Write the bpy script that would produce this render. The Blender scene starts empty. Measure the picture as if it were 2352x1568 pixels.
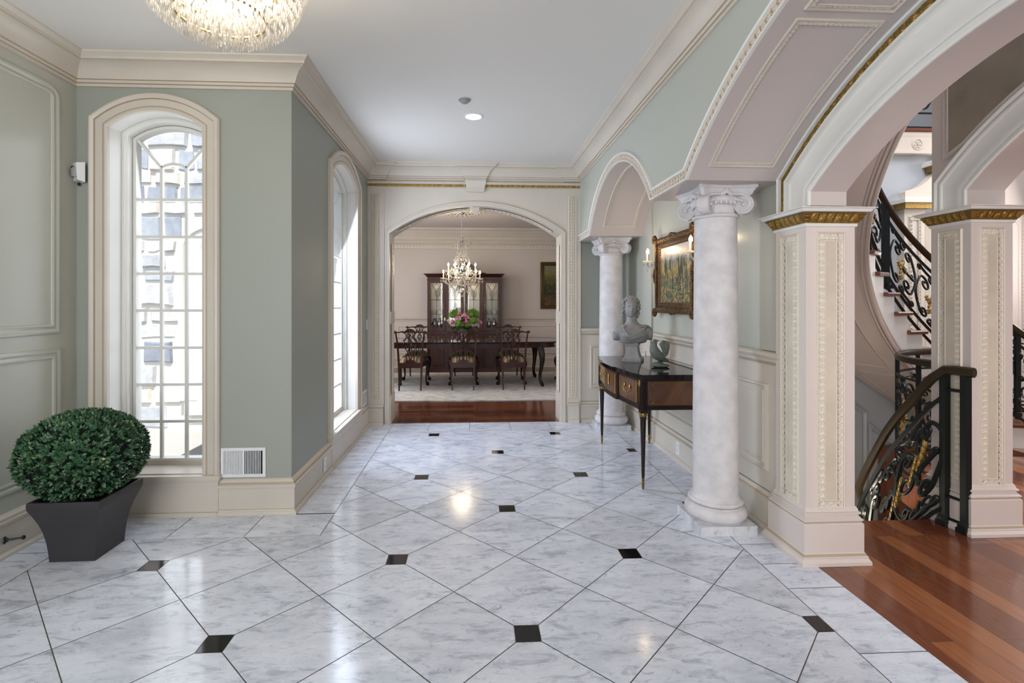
import bpy, bmesh, math, random
from math import sin, cos, pi, sqrt, radians, atan2
from mathutils import Vector, Matrix, noise
random.seed(11)
V = Vector
SC = bpy.context.scene
COL = SC.collection

# ------------------------------------------------------------------ camera, light, exposure
CAMH = 1.4066
YAW = 0.05008
cd = bpy.data.cameras.new('camera'); cam = bpy.data.objects.new('camera', cd); COL.objects.link(cam)
cam.location = (0, 0, CAMH); cam.rotation_euler = (pi/2, 0, -YAW)
cd.sensor_width = 36.0; cd.lens = 1151.04/2352*36.0
cd.shift_x = (1176-1145.07)/2352; cd.shift_y = -(784-694.44)/2352
cd.clip_start = 0.05; cd.clip_end = 200
SC.camera = cam
SC.view_settings.view_transform = 'Standard'; SC.view_settings.look = 'None'
SC.view_settings.gamma = 1.0; SC.view_settings.use_curve_mapping = False
SC.view_settings.exposure = 0.0
try:
    SC.cycles.max_bounces = 8; SC.cycles.diffuse_bounces = 4; SC.cycles.glossy_bounces = 4
    SC.cycles.transmission_bounces = 8; SC.cycles.transparent_max_bounces = 12
    SC.cycles.sample_clamp_indirect = 4.0; SC.cycles.caustics_refractive = False; SC.cycles.caustics_reflective = False
    SC.cycles.use_denoising = True
except Exception: pass
wd = bpy.data.worlds.new('sky'); SC.world = wd; wd.use_nodes = True
nt = wd.node_tree; bg = nt.nodes['Background']
sky = nt.nodes.new('ShaderNodeTexSky'); sky.sky_type = 'NISHITA'; sky.sun_disc = False
sky.sun_elevation = radians(52); sky.sun_rotation = radians(190)
nt.links.new(sky.outputs[0], bg.inputs[0]); bg.inputs[1].default_value = 0.35

def area(name, loc, target, sx, sy, power, col=(1, 1, 1), spread=180):
    l = bpy.data.lights.new(name, 'AREA'); l.shape = 'RECTANGLE'; l.size = sx; l.size_y = sy
    l.energy = power; l.color = col; l.spread = radians(spread)
    o = bpy.data.objects.new(name, l); COL.objects.link(o); o.location = loc
    d = V(target)-V(loc); o.rotation_euler = d.to_track_quat('-Z', 'Y').to_euler()
    return o
sl = bpy.data.lights.new('sun', 'SUN'); sl.energy = 6.5; sl.angle = radians(0.6); sl.color = (1, .97, .92)
so = bpy.data.objects.new('sun', sl); COL.objects.link(so); so.rotation_euler = V((-.12, .50, -.86)).to_track_quat('-Z', 'Y').to_euler()
DAY = (.86, .92, 1.0)
# daylight at the two tall windows; the other area lights are added unseen fills
area('fill_rear', (-1.3, -2.7, 1.7), (-.9, 4, 1.5), 2.2, 2.6, 100, (.93, .96, 1))  # added fill in front of the closed rear wall, no door there
area('fill_front_left', (-2.45, -.9, 1.6), (1.5, 1.6, 1.0), 1.6, 2.2, 66, DAY)  # added fill from the left, along a wall without a window
area('daylight_window_one', (-2.10, 3.80, 1.5), (-1.7, 0, .9), .5, 2.1, 9, DAY)
area('daylight_window_two', (-1.52, 4.85, 1.5), (1.5, 4.7, .55), .8, 2.1, 58, (.72, .82, 1.0))
area('fill_hall', (2.9, -2.4, 2.2), (2.8, 3.2, 1.3), 1.6, 2.4, 112, (1, .94, .92))  # added fill for the pier fronts, no opening in the hall
area('fill_stair_right', (7.6, 5.2, 2.6), (3.2, 4.2, 1.2), 1.6, 2.4, 70, (1, .95, .92))  # added fill for the stair soffit, no window on that side
area('fill_stair_top', (4.2, 3.4, 6.6), (4.2, 3.6, 0), 3.0, 3.0, 380, (.95, .95, 1.0))  # added overhead fill below a solid ceiling
area('fill_dining_left', (-2.75, 8.2, 1.6), (1.5, 8.8, .9), 2.2, 2.0, 95, (.93, .96, 1.0))  # added fill beside the left dining wall, which has no opening
area('fill_dining_right', (2.55, 7.4, 1.6), (-1.0, 9.5, .9), 1.6, 2.0, 22, (1, .95, .88))  # weaker added fill from the right dining wall, also without an opening

# ------------------------------------------------------------------ materials
def lin(c):
    c = c/255.0
    return c/12.92 if c <= .04045 else ((c+.055)/1.055)**2.4
def rgb(r, g, b): return (lin(r), lin(g), lin(b), 1)
MATS = {}
def mat(name, col, rough=.5, metal=0.0, bump=0.0, bscale=60, spec=.5, var=0.0, vscale=6, coat=0.0, emit=None, es=0, trans=0, ior=1.45, alpha=1):
    m = bpy.data.materials.new(name); m.use_nodes = True; MATS[name] = m
    n = m.node_tree; b = n.nodes['Principled BSDF']
    b.inputs['Base Color'].default_value = col; b.inputs['Roughness'].default_value = rough
    b.inputs['Metallic'].default_value = metal; b.inputs['Specular IOR Level'].default_value = spec
    b.inputs['Coat Weight'].default_value = coat; b.inputs['Coat Roughness'].default_value = .08
    b.inputs['Transmission Weight'].default_value = trans; b.inputs['IOR'].default_value = ior
    b.inputs['Alpha'].default_value = alpha
    if emit: b.inputs['Emission Color'].default_value = emit; b.inputs['Emission Strength'].default_value = es
    tc = None
    if var or bump:
        tc = n.nodes.new('ShaderNodeTexCoord')
    if var:
        t = n.nodes.new('ShaderNodeTexNoise'); t.inputs['Scale'].default_value = vscale; t.inputs['Detail'].default_value = 5
        n.links.new(tc.outputs['Object'], t.inputs['Vector'])
        r = n.nodes.new('ShaderNodeMapRange'); r.inputs['From Min'].default_value = .3; r.inputs['From Max'].default_value = .7
        r.inputs['To Min'].default_value = 1-var; r.inputs['To Max'].default_value = 1+var*.5
        n.links.new(t.outputs[0], r.inputs[0])
        mx = n.nodes.new('ShaderNodeVectorMath'); mx.operation = 'SCALE'; mx.inputs[0].default_value = col[:3]
        n.links.new(r.outputs[0], mx.inputs['Scale']); n.links.new(mx.outputs[0], b.inputs['Base Color'])
    if bump:
        t = n.nodes.new('ShaderNodeTexNoise'); t.inputs['Scale'].default_value = bscale; t.inputs['Detail'].default_value = 4
        n.links.new(tc.outputs['Object'], t.inputs['Vector'])
        bp = n.nodes.new('ShaderNodeBump'); bp.inputs['Strength'].default_value = bump; bp.inputs['Distance'].default_value = .01
        n.links.new(t.outputs[0], bp.inputs['Height']); n.links.new(bp.outputs[0], b.inputs['Normal'])
    return m
def ramp(n, fac, stops):
    r = n.nodes.new('ShaderNodeValToRGB'); e = r.color_ramp.elements
    while len(e) < len(stops): e.new(.5)
    for i, (p, c) in enumerate(stops): e[i].position = p; e[i].color = c
    n.links.new(fac, r.inputs[0]); return r.outputs[0]
def node(n, t, **kw):
    x = n.nodes.new(t)
    for k, v in kw.items(): setattr(x, k, v)
    return x
def mapping(n, src, scale=(1, 1, 1), rot=(0, 0, 0), loc=(0, 0, 0)):
    m = node(n, 'ShaderNodeMapping'); m.inputs['Scale'].default_value = scale; m.inputs['Rotation'].default_value = rot; m.inputs['Location'].default_value = loc
    n.links.new(src, m.inputs[0]); return m.outputs[0]
def noise_t(n, vec, scale, detail=4, rough=.5, dist=0):
    t = node(n, 'ShaderNodeTexNoise'); t.inputs['Scale'].default_value = scale; t.inputs['Detail'].default_value = detail
    t.inputs['Roughness'].default_value = rough; t.inputs['Distortion'].default_value = dist
    n.links.new(vec, t.inputs['Vector']); return t.outputs[0]
def mixc(n, fac, a, b, mode='MIX'):
    m = node(n, 'ShaderNodeMix', data_type='RGBA', blend_type=mode)
    for i, s in ((0, fac), (6, a), (7, b)):
        if hasattr(s, 'default_value'): n.links.new(s, m.inputs[i])
        else: m.inputs[i].default_value = s
    return m.outputs[2]

trim = mat('cream_paint', rgb(206, 197, 184), .38, var=.05, vscale=3)
trimw = mat('white_trim_paint', rgb(222, 220, 214), .35)
glaze = mat('brown_glaze', rgb(176, 158, 134), .5)
relief_c = mat('cream_relief_paint', rgb(218, 208, 192), .45)
pink = mat('warm_grey_paint', rgb(196, 185, 180), .5)
pierp = mat('pier_cream_paint', rgb(212, 200, 193), .45)
taupe = mat('taupe_paint', rgb(200, 188, 180), .5)
panelc = mat('glazed_panel_paint', rgb(208, 195, 177), .5, var=.14, vscale=5)
panelt = mat('mottled_taupe_panel', rgb(150, 138, 122), .5, var=.25, vscale=4)
sage = mat('sage_wall_paint', rgb(156, 159, 149), .5, bump=.02, bscale=300)
sage_l = mat('sage_gloss_paint', rgb(186, 186, 174), .26)
bluegrey = mat('blue_grey_paint', rgb(168, 174, 180), .4)
ceilm = mat('ceiling_paint', rgb(226, 223, 217), .6)
dwall = mat('dining_wall_paint', rgb(205, 194, 184), .5)
dceil = mat('dining_ceiling_paint', rgb(205, 196, 196), .5)
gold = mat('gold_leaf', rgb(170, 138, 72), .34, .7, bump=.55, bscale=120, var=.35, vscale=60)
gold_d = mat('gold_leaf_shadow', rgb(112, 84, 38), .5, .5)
brass = mat('brass', rgb(190, 155, 85), .28, .9)
brass_d = mat('antique_brass', rgb(140, 112, 60), .35, .85, var=.3, vscale=60)
iron = mat('dark_green_iron', rgb(26, 32, 30), .38, .3, bump=.1, bscale=120)
railm = mat('bronze_handrail', rgb(64, 54, 38), .3, .5)
plaster = mat('aged_plaster', rgb(208, 204, 205), .5, bump=.12, bscale=14, var=.13, vscale=13)
plaster_g = mat('plaster_grey_wash', rgb(150, 148, 152), .55, var=.1, vscale=20)
blackm = mat('black_granite', rgb(10, 10, 12), .07)
mahog = mat('mahogany', rgb(60, 31, 24), .34, var=.3, vscale=9, coat=.0, spec=.35)
mahog_d = mat('dark_mahogany', rgb(36, 21, 18), .32, var=.3, vscale=12, spec=.35)
walnut_t = mat('stair_tread_wood', rgb(104, 64, 46), .28, coat=.1)
def pane_mat():
    m = bpy.data.materials.new('window_glass'); m.use_nodes = True; n = m.node_tree; n.nodes.clear()
    o = n.nodes.new('ShaderNodeOutputMaterial'); g = n.nodes.new('ShaderNodeBsdfGlossy'); g.inputs['Roughness'].default_value = .01; t = n.nodes.new('ShaderNodeBsdfTransparent')
    x = n.nodes.new('ShaderNodeMixShader'); x.inputs[0].default_value = .06; n.links.new(t.outputs[0], x.inputs[1]); n.links.new(g.outputs[0], x.inputs[2]); n.links.new(x.outputs[0], o.inputs[0]); return m
glassm = pane_mat()
cglass = mat('crystal', (1, 1, 1, 1), .0, trans=1, ior=1.5)
cglass2 = mat('crystal_bright', (1, 1, 1, 1), .08, metal=.0, spec=1.0, alpha=.35)
def crystal_mat():
    m = bpy.data.materials.new('sparkling_crystal'); m.use_nodes = True; n = m.node_tree; n.nodes.clear()
    o = n.nodes.new('ShaderNodeOutputMaterial'); g = n.nodes.new('ShaderNodeBsdfGlass'); g.inputs['IOR'].default_value = 1.5; g.inputs['Roughness'].default_value = .02
    t = n.nodes.new('ShaderNodeBsdfTranslucent'); t.inputs[0].default_value = (1, .97, .92, 1); d = n.nodes.new('ShaderNodeBsdfTransparent')
    m1 = n.nodes.new('ShaderNodeMixShader'); m1.inputs[0].default_value = .48; n.links.new(g.outputs[0], m1.inputs[1]); n.links.new(t.outputs[0], m1.inputs[2])
    m2 = n.nodes.new('ShaderNodeMixShader'); m2.inputs[0].default_value = .25; n.links.new(m1.outputs[0], m2.inputs[1]); n.links.new(d.outputs[0], m2.inputs[2])
    n.links.new(m2.outputs[0], o.inputs[0]); return m
sparkle = crystal_mat()
white = mat('white_plastic', rgb(228, 228, 228), .35)
dark = mat('dark_void', rgb(22, 22, 24), .6)
greyp = mat('grey_plastic', rgb(150, 150, 150), .5)
candle = mat('ivory_candle_sleeve', rgb(235, 222, 196), .5)
bulb = mat('warm_bulb', (1, .85, .6, 1), .4, emit=(1, .78, .48, 1), es=22)
bulb2 = mat('ceiling_bulb', (1, .85, .6, 1), .4, emit=(1, .88, .70, 1), es=80)
lens = mat('downlight_lens', (1, 1, 1, 1), .4, emit=(1, .93, .82, 1), es=5)
potm = mat('charcoal_planter', rgb(52, 50, 53), .42, bump=.05, bscale=500)
soil = mat('dark_soil', rgb(24, 20, 17), .9, bump=.6, bscale=80)
statue = mat('grey_stone', rgb(140, 138, 138), .6, bump=.12, bscale=90, var=.2, vscale=16)
verdi = mat('weathered_verdigris', rgb(98, 104, 96), .6, bump=.3, bscale=90, var=.4, vscale=22)
mirror = mat('cabinet_mirror', rgb(196, 190, 176), .22, .35)
china = mat('white_china', rgb(225, 220, 212), .15)
silver = mat('silverware', rgb(190, 190, 195), .15, .9)
lgreen = mat('lime_foliage', rgb(104, 136, 46), .5, var=.3, vscale=30)
dgreen = mat('deep_foliage', rgb(40, 84, 34), .4)
pinkf = mat('pink_petals', rgb(196, 128, 150), .5, var=.2, vscale=60)
paleg = mat('pale_bud', rgb(200, 200, 150), .5)
stepw = mat('white_stringer_paint', rgb(214, 212, 206), .45)
reddoor = mat('red_brown_wood', rgb(120, 72, 54), .35)
gframe = mat('bronze_gilt_frame', rgb(96, 68, 38), .36, .55, bump=.8, bscale=70, var=.5, vscale=50)
gframe2 = mat('dull_gilt_frame', rgb(96, 74, 36), .4, .6, bump=.5, bscale=60, var=.5, vscale=40)

def boxwood():
    m = bpy.data.materials.new('boxwood_leaf'); m.use_nodes = True; n = m.node_tree; b = n.nodes['Principled BSDF']
    a = node(n, 'ShaderNodeAttribute', attribute_name='tint')
    c = ramp(n, a.outputs['Fac'], [(0, rgb(38, 64, 46)), (.45, rgb(66, 104, 70)), (.8, rgb(104, 138, 98)), (1, rgb(152, 168, 118))])
    n.links.new(c, b.inputs['Base Color']); b.inputs['Roughness'].default_value = .38
    return m
leafm = boxwood()

def marble_mat(name, base, attr=True, light=False):
    m = bpy.data.materials.new(name); m.use_nodes = True; n = m.node_tree; b = n.nodes['Principled BSDF']
    tc = node(n, 'ShaderNodeTexCoord'); vec = tc.outputs['Object']
    if attr:
        a = node(n, 'ShaderNodeAttribute', attribute_name='tint')
        sc_ = node(n, 'ShaderNodeVectorMath', operation='SCALE'); sc_.inputs['Scale'].default_value = 31.0
        n.links.new(a.outputs['Color'], sc_.inputs[0])
        ad = node(n, 'ShaderNodeVectorMath', operation='ADD'); n.links.new(vec, ad.inputs[0]); n.links.new(sc_.outputs[0], ad.inputs[1]); vec = ad.outputs[0]
    st = mapping(n, vec, (1.5, 3.4, 1), (0, 0, radians(-26)))
    big = noise_t(n, st, 2.3, 6, .64, .4)                      # soft clouds
    st2 = mapping(n, vec, (2.0, 5.2, 1), (0, 0, radians(-20)))
    vn = noise_t(n, st2, 3.6, 10, .72, .6)                      # feathery veins
    fine = noise_t(n, mapping(n, vec, (2.2, 5, 1), (0, 0, radians(-32))), 8.5, 8, .74, .6)   # small dark flecks
    area_ = noise_t(n, mapping(n, vec, (1, 1.8, 1), (0, 0, .3), (4, 1, 2)), 1.7, 3, .5)
    cl = ramp(n, big, [(.30, (.74, .75, .77, 1)), (.46, (.90, .905, .915, 1)), (.60, (1, 1, 1, 1))])
    vv = ramp(n, vn, [(.30, (.46, .47, .50, 1)), (.41, (.74, .75, .78, 1)), (.50, (1, 1, 1, 1)), (.56, (.93, .93, .94, 1)), (.60, (1, 1, 1, 1))])
    ff = ramp(n, fine, [(.30, (.30, .31, .34, 1)), (.375, (.72, .73, .75, 1)), (.44, (1, 1, 1, 1))])
    am = ramp(n, area_, [(.36, (.2, .2, .2, 1)), (.56, (1, 1, 1, 1))])
    o = mixc(n, .9, cl, vv, 'MULTIPLY'); ff = mixc(n, am, (1, 1, 1, 1), ff); o = mixc(n, .85, o, ff, 'MULTIPLY')
    if attr:
        sep = node(n, 'ShaderNodeSeparateColor'); n.links.new(a.outputs['Color'], sep.inputs[0])
        tint = ramp(n, sep.outputs[2], [(0, (.90, .89, .88, 1)), (.5, (.97, .97, .975, 1)), (1, (1, 1, 1, 1))])
        o = mixc(n, 1.0, o, tint, 'MULTIPLY')
    o = mixc(n, 1.0, o, base, 'MULTIPLY')
    n.links.new(o, b.inputs['Base Color']); b.inputs['Roughness'].default_value = .13; b.inputs['Specular IOR Level'].default_value = .45
    return m
marble = marble_mat('white_grey_marble', rgb(233, 237, 247))
marble_p = marble_mat('plinth_marble', rgb(222, 222, 224), False)
grout = mat('tile_grout', rgb(132, 126, 118), .8)

def plank_mat(name, ang, w, l, c1, c2, c3, rough=.2):
    m = bpy.data.materials.new(name); m.use_nodes = True; n = m.node_tree; b = n.nodes['Principled BSDF']
    tc = node(n, 'ShaderNodeTexCoord'); v = mapping(n, tc.outputs['Object'], (1, 1, 1), (0, 0, ang))
    br = node(n, 'ShaderNodeTexBrick'); br.offset = .37; br.offset_frequency = 3
    br.inputs['Scale'].default_value = 1; br.inputs['Mortar Size'].default_value = .0007; br.inputs['Brick Width'].default_value = l; br.inputs['Row Height'].default_value = w
    br.inputs['Color1'].default_value = (0, 0, 0, 1); br.inputs['Color2'].default_value = (1, 1, 1, 1); br.inputs['Mortar'].default_value = (.2, .2, .2, 1); br.inputs['Bias'].default_value = 0
    n.links.new(v, br.inputs['Vector'])
    base = ramp(n, br.outputs['Color'], [(0, c1), (.5, c2), (1, c3)])
    g = noise_t(n, mapping(n, v, (1.5, 34, 1)), 3, 6, .6, .6)
    gr = ramp(n, g, [(.3, (.62, .6, .58, 1)), (.6, (1.05, 1.05, 1.05, 1))])
    o = mixc(n, .75, base, gr, 'MULTIPLY')
    o = mixc(n, br.outputs['Fac'], o, rgb(30, 18, 12))
    n.links.new(o, b.inputs['Base Color']); b.inputs['Roughness'].default_value = rough
    b.inputs['Coat Weight'].default_value = .35; b.inputs['Coat Roughness'].default_value = .08
    return m
hallwood = plank_mat('cherry_planks', pi/2, .105, 1.45, rgb(92, 46, 30), rgb(124, 70, 44), rgb(160, 100, 62))
dinewood = plank_mat('dark_cherry_planks', 0, .085, 1.3, rgb(70, 36, 26), rgb(96, 52, 36), rgb(118, 68, 46))

def wood_mat(name, c1, c2, sc=(1, 1, 12), scale=6, rough=.25, coat=.3):
    m = bpy.data.materials.new(name); m.use_nodes = True; n = m.node_tree; b = n.nodes['Principled BSDF']
    tc = node(n, 'ShaderNodeTexCoord')
    g = noise_t(n, mapping(n, tc.outputs['Object'], sc), scale, 6, .6, .8)
    n.links.new(ramp(n, g, [(.3, c1), (.7, c2)]), b.inputs['Base Color'])
    b.inputs['Roughness'].default_value = rough; b.inputs['Coat Weight'].default_value = coat; b.inputs['Coat Roughness'].default_value = .08
    return m
walnut = wood_mat('walnut_veneer', rgb(52, 31, 22), rgb(116, 76, 52), (1, 7, .6), 4)
burl = wood_mat('cabinet_wood', rgb(48, 26, 23), rgb(78, 42, 36), (3, 3, .8), 4, .38, 0)
tablew = mat('polished_table_top', rgb(60, 34, 25), .06, var=.2, vscale=5, coat=.6)

def stripe_mat():
    m = bpy.data.materials.new('striped_seat_fabric'); m.use_nodes = True; n = m.node_tree; b = n.nodes['Principled BSDF']
    tc = node(n, 'ShaderNodeTexCoord'); w = node(n, 'ShaderNodeTexWave'); w.inputs['Scale'].default_value = 3.2; w.inputs['Distortion'].default_value = .6
    n.links.new(tc.outputs['Object'], w.inputs['Vector'])
    n.links.new(ramp(n, w.outputs[0], [(0, rgb(84, 82, 66)), (.35, rgb(122, 118, 98)), (.6, rgb(176, 166, 138)), (.8, rgb(190, 150, 96)), (1, rgb(120, 84, 70))]), b.inputs['Base Color'])
    b.inputs['Roughness'].default_value = .5; return m
stripem = stripe_mat()
def rug_mat():
    m = bpy.data.materials.new('mottled_wool_rug'); m.use_nodes = True; n = m.node_tree; b = n.nodes['Principled BSDF']
    tc = node(n, 'ShaderNodeTexCoord'); a = noise_t(n, mapping(n, tc.outputs['Object'], (1, 1.6, 1)), 7, 9, .75, .4)
    f = noise_t(n, tc.outputs['Object'], 40, 4, .7)
    c = ramp(n, a, [(.35, rgb(150, 150, 150)), (.5, rgb(196, 192, 188)), (.65, rgb(216, 212, 208))])
    n.links.new(c, b.inputs['Base Color']); b.inputs['Roughness'].default_value = .95
    bp = node(n, 'ShaderNodeBump'); bp.inputs['Strength'].default_value = .5; bp.inputs['Distance'].default_value = .01
    n.links.new(f, bp.inputs['Height']); n.links.new(bp.outputs[0], b.inputs['Normal']); return m
rugm = rug_mat()
def stone_mat():
    m = bpy.data.materials.new('rubble_stone_wall'); m.use_nodes = True; n = m.node_tree; b = n.nodes['Principled BSDF']
    a = node(n, 'ShaderNodeAttribute', attribute_name='tint'); tc = node(n, 'ShaderNodeTexCoord')
    c = ramp(n, a.outputs['Fac'], [(0, rgb(138, 145, 156)), (.4, rgb(172, 177, 184)), (.75, rgb(205, 204, 202)), (1, rgb(224, 214, 198))])
    nn = ramp(n, noise_t(n, tc.outputs['Object'], 9, 8, .75), [(.3, (.6, .6, .62, 1)), (.6, (1, 1, 1, 1))])
    n.links.new(mixc(n, .8, c, nn, 'MULTIPLY'), b.inputs['Base Color']); b.inputs['Roughness'].default_value = .9
    return m
stonem = stone_mat(); mortar = mat('pale_mortar', rgb(206, 202, 194), .95)

def paint_mat(name, kind):
    m = bpy.data.materials.new(name); m.use_nodes = True; n = m.node_tree; b = n.nodes['Principled BSDF']
    tc = node(n, 'ShaderNodeTexCoord'); uv = tc.outputs['Generated']
    sep = node(n, 'ShaderNodeSeparateXYZ'); n.links.new(uv, sep.inputs[0])
    d = noise_t(n, mapping(n, uv, (4, 4, 2.2)), 2.2, 6, .7, .5)
    dabs = noise_t(n, mapping(n, uv, (9, 9, 6)), 2.6, 5, .62, .9)
    ad = node(n, 'ShaderNodeMath', operation='MULTIPLY_ADD'); n.links.new(d, ad.inputs[0]); ad.inputs[1].default_value = .5; n.links.new(sep.outputs[2], ad.inputs[2])
    sb = node(n, 'ShaderNodeMath', operation='SUBTRACT'); n.links.new(ad.outputs[0], sb.inputs[0]); sb.inputs[1].default_value = .25
    if kind == 0:
        base = ramp(n, sb.outputs[0], [(0, rgb(90, 60, 50)), (.16, rgb(70, 84, 50)), (.4, rgb(92, 96, 56)), (.6, rgb(176, 150, 70)), (.72, rgb(110, 120, 120)), (.82, rgb(190, 176, 160)), (1, rgb(206, 196, 188))])
        hot = ramp(n, dabs, [(.34, rgb(52, 70, 130)), (.42, rgb(30, 52, 34)), (.49, rgb(62, 92, 44)), (.54, rgb(128, 136, 66)), (.57, rgb(176, 74, 52)), (.61, rgb(206, 150, 120)), (.66, rgb(60, 90, 50))])
        lo = ramp(n, sep.outputs[2], [(.35, (1, 1, 1, 1)), (.6, (.25, .25, .25, 1)), (.8, (.08, .08, .08, 1))])
        o = mixc(n, lo, base, hot)
        cy = ramp(n, noise_t(n, mapping(n, uv, (5, 5, 1.1)), 2.3, 4, .6, .4), [(.5, (0, 0, 0, 1)), (.56, (1, 1, 1, 1))])
        top = ramp(n, sep.outputs[2], [(.25, (0, 0, 0, 1)), (.4, (1, 1, 1, 1)), (.75, (1, 1, 1, 1)), (.85, (0, 0, 0, 1))])
        f = mixc(n, 1.0, cy, top, 'MULTIPLY'); o = mixc(n, f, o, rgb(38, 50, 36))
    else:
        base = ramp(n, sb.outputs[0], [(0, rgb(110, 60, 50)), (.15, rgb(86, 52, 46)), (.25, rgb(30, 34, 32)), (.5, rgb(38, 46, 40)), (.65, rgb(90, 84, 40)), (.85, rgb(140, 130, 84)), (1, rgb(120, 130, 140))])
        hot = ramp(n, dabs, [(.4, rgb(30, 34, 30)), (.5, rgb(80, 78, 40)), (.62, rgb(150, 120, 60))])
        o = mixc(n, .35, base, hot)
    n.links.new(o, b.inputs['Base Color']); b.inputs['Roughness'].default_value = .3
    return m
art1 = paint_mat('garden_oil_painting', 0); art2 = paint_mat('forest_oil_painting', 1)

# ------------------------------------------------------------------ mesh helpers
class MB:
    def __init__(s): s.v = []; s.f = []; s.m = []; s.sm = []; s.M = None; s.tint = []
    def add(s, vs, fs, m=0, smooth=True, tint=None):
        b = len(s.v)
        if s.M is not None: vs = [s.M @ V(p) for p in vs]
        s.v += [tuple(p) for p in vs]
        for i, f in enumerate(fs):
            s.f.append(tuple(b+k for k in f)); s.m.append(m[i] if isinstance(m, list) else m); s.sm.append(smooth); s.tint.append(tint)
    def box(s, x0, x1, y0, y1, z0, z1, m=0, tint=None):
        if x0 > x1: x0, x1 = x1, x0
        if y0 > y1: y0, y1 = y1, y0
        if z0 > z1: z0, z1 = z1, z0
        s.add([(x0, y0, z0), (x1, y0, z0), (x1, y1, z0), (x0, y1, z0), (x0, y0, z1), (x1, y0, z1), (x1, y1, z1), (x0, y1, z1)],
              [(0, 3, 2, 1), (4, 5, 6, 7), (0, 1, 5, 4), (1, 2, 6, 5), (2, 3, 7, 6), (3, 0, 4, 7)], m, tint=tint)
    def prism(s, poly, z0, z1, m=0, tint=None):
        n = len(poly)
        s.add([(x, y, z0) for x, y in poly]+[(x, y, z1) for x, y in poly],
              [tuple(range(n-1, -1, -1)), tuple(range(n, 2*n))]+[(i, (i+1) % n, n+(i+1) % n, n+i) for i in range(n)], m, tint=tint)
    def frustum(s, cx, cy, h0, h1, z0, z1, m=0):
        p = [(-1, -1), (1, -1), (1, 1), (-1, 1)]
        s.add([(cx+a*h0, cy+b*h0, z0) for a, b in p]+[(cx+a*h1, cy+b*h1, z1) for a, b in p],
              [(0, 3, 2, 1), (4, 5, 6, 7), (0, 1, 5, 4), (1, 2, 6, 5), (2, 3, 7, 6), (3, 0, 4, 7)], m)
    def lathe(s, prof, c=(0, 0, 0), n=32, m=0, a0=0, a1=2*pi, axis='z'):
        full = abs(a1-a0-2*pi) < 1e-6; k = n if full else n+1; vs = []
        for i in range(k):
            a = a0+(a1-a0)*i/n
            for r, z in prof:
                x, y = r*cos(a), r*sin(a)
                vs.append((c[0]+x, c[1]+y, c[2]+z) if axis == 'z' else ((c[0]+z, c[1]+x, c[2]+y) if axis == 'x' else (c[0]+y, c[1]+z, c[2]+x)))
        p = len(prof); fs = []
        for i in range(n):
            j = (i+1) % k
            for q in range(p-1): fs.append((i*p+q, j*p+q, j*p+q+1, i*p+q+1))
        s.add(vs, fs, m)
    def ball(s, c, r, n=10, k=7, m=0, R=None):
        if not hasattr(r, '__len__'): r = (r, r, r)
        vs = []; fs = []
        for i in range(k+1):
            ph = -pi/2+pi*i/k
            for j in range(n):
                a = 2*pi*j/n; p = V((r[0]*cos(ph)*cos(a), r[1]*cos(ph)*sin(a), r[2]*sin(ph)))
                if R is not None: p = R @ p
                vs.append(p+V(c))
        for i in range(k):
            for j in range(n): fs.append((i*n+j, i*n+(j+1) % n, (i+1)*n+(j+1) % n, (i+1)*n+j))
        s.add(vs, fs, m)
    def tube(s, path, r, n=8, m=0, closed=False, flat=None, up=None):
        P = [V(p) for p in path]; k = len(P); R = r if isinstance(r, (list, tuple)) else [r]*k
        T = []
        for i in range(k):
            a = P[(i-1) % k] if (closed or i > 0) else P[i]; b = P[(i+1) % k] if (closed or i < k-1) else P[i]
            t = b-a; T.append(t.normalized() if t.length > 1e-9 else V((0, 0, 1)))
        nrm = V(up) if up is not None else (V((0, 0, 1)) if abs(T[0].z) < .9 else V((1, 0, 0)))
        vs = []
        for i in range(k):
            nn = (V(up) if up is not None else nrm); nn = nn-T[i]*nn.dot(T[i])
            nn = nn.normalized() if nn.length > 1e-6 else V((1, 0, 0)); nrm = nn; bb = T[i].cross(nn)
            for j in range(n):
                a = 2*pi*j/n+(pi/n if n == 4 else 0); f1 = R[i]; f2 = R[i]*(flat or 1)
                vs.append(P[i]+nn*(cos(a)*f1)+bb*(sin(a)*f2))
        fs = []
        for i in range(k if closed else k-1):
            q = (i+1) % k
            for j in range(n): fs.append((i*n+j, i*n+(j+1) % n, q*n+(j+1) % n, q*n+j))
        if not closed: fs += [tuple(range(n-1, -1, -1)), tuple((k-1)*n+j for j in range(n))]
        s.add(vs, fs, m)
    def sweep(s, path, prof, N, closed=False, mats=None, m=0, caps=True):
        P, S, NN = frame(path, N, closed); k = len(P); p = len(prof); vs = []
        for i in range(k):
            for a, b in prof: vs.append(P[i]+S[i]*a+NN[i]*b)
        fs = []; ms = []
        for i in range(k if closed else k-1):
            q = (i+1) % k
            for j in range(p-1):
                fs.append((i*p+j, i*p+j+1, q*p+j+1, q*p+j)); ms.append(mats[j] if mats else m)
        if caps and not closed:
            fs.append(tuple(range(p))); ms.append(m); fs.append(tuple((k-1)*p+j for j in range(p-1, -1, -1))); ms.append(m)
        s.add(vs, fs, ms)
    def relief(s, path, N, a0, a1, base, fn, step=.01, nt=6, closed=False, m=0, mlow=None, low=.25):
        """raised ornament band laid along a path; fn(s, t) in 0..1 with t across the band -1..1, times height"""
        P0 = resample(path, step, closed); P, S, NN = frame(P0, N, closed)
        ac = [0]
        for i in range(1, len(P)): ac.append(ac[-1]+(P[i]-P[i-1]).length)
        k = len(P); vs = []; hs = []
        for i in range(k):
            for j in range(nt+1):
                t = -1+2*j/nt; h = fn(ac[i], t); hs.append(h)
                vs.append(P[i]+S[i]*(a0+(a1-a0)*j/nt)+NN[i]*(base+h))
        mx = max(hs) or 1; fs = []; ms = []
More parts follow.
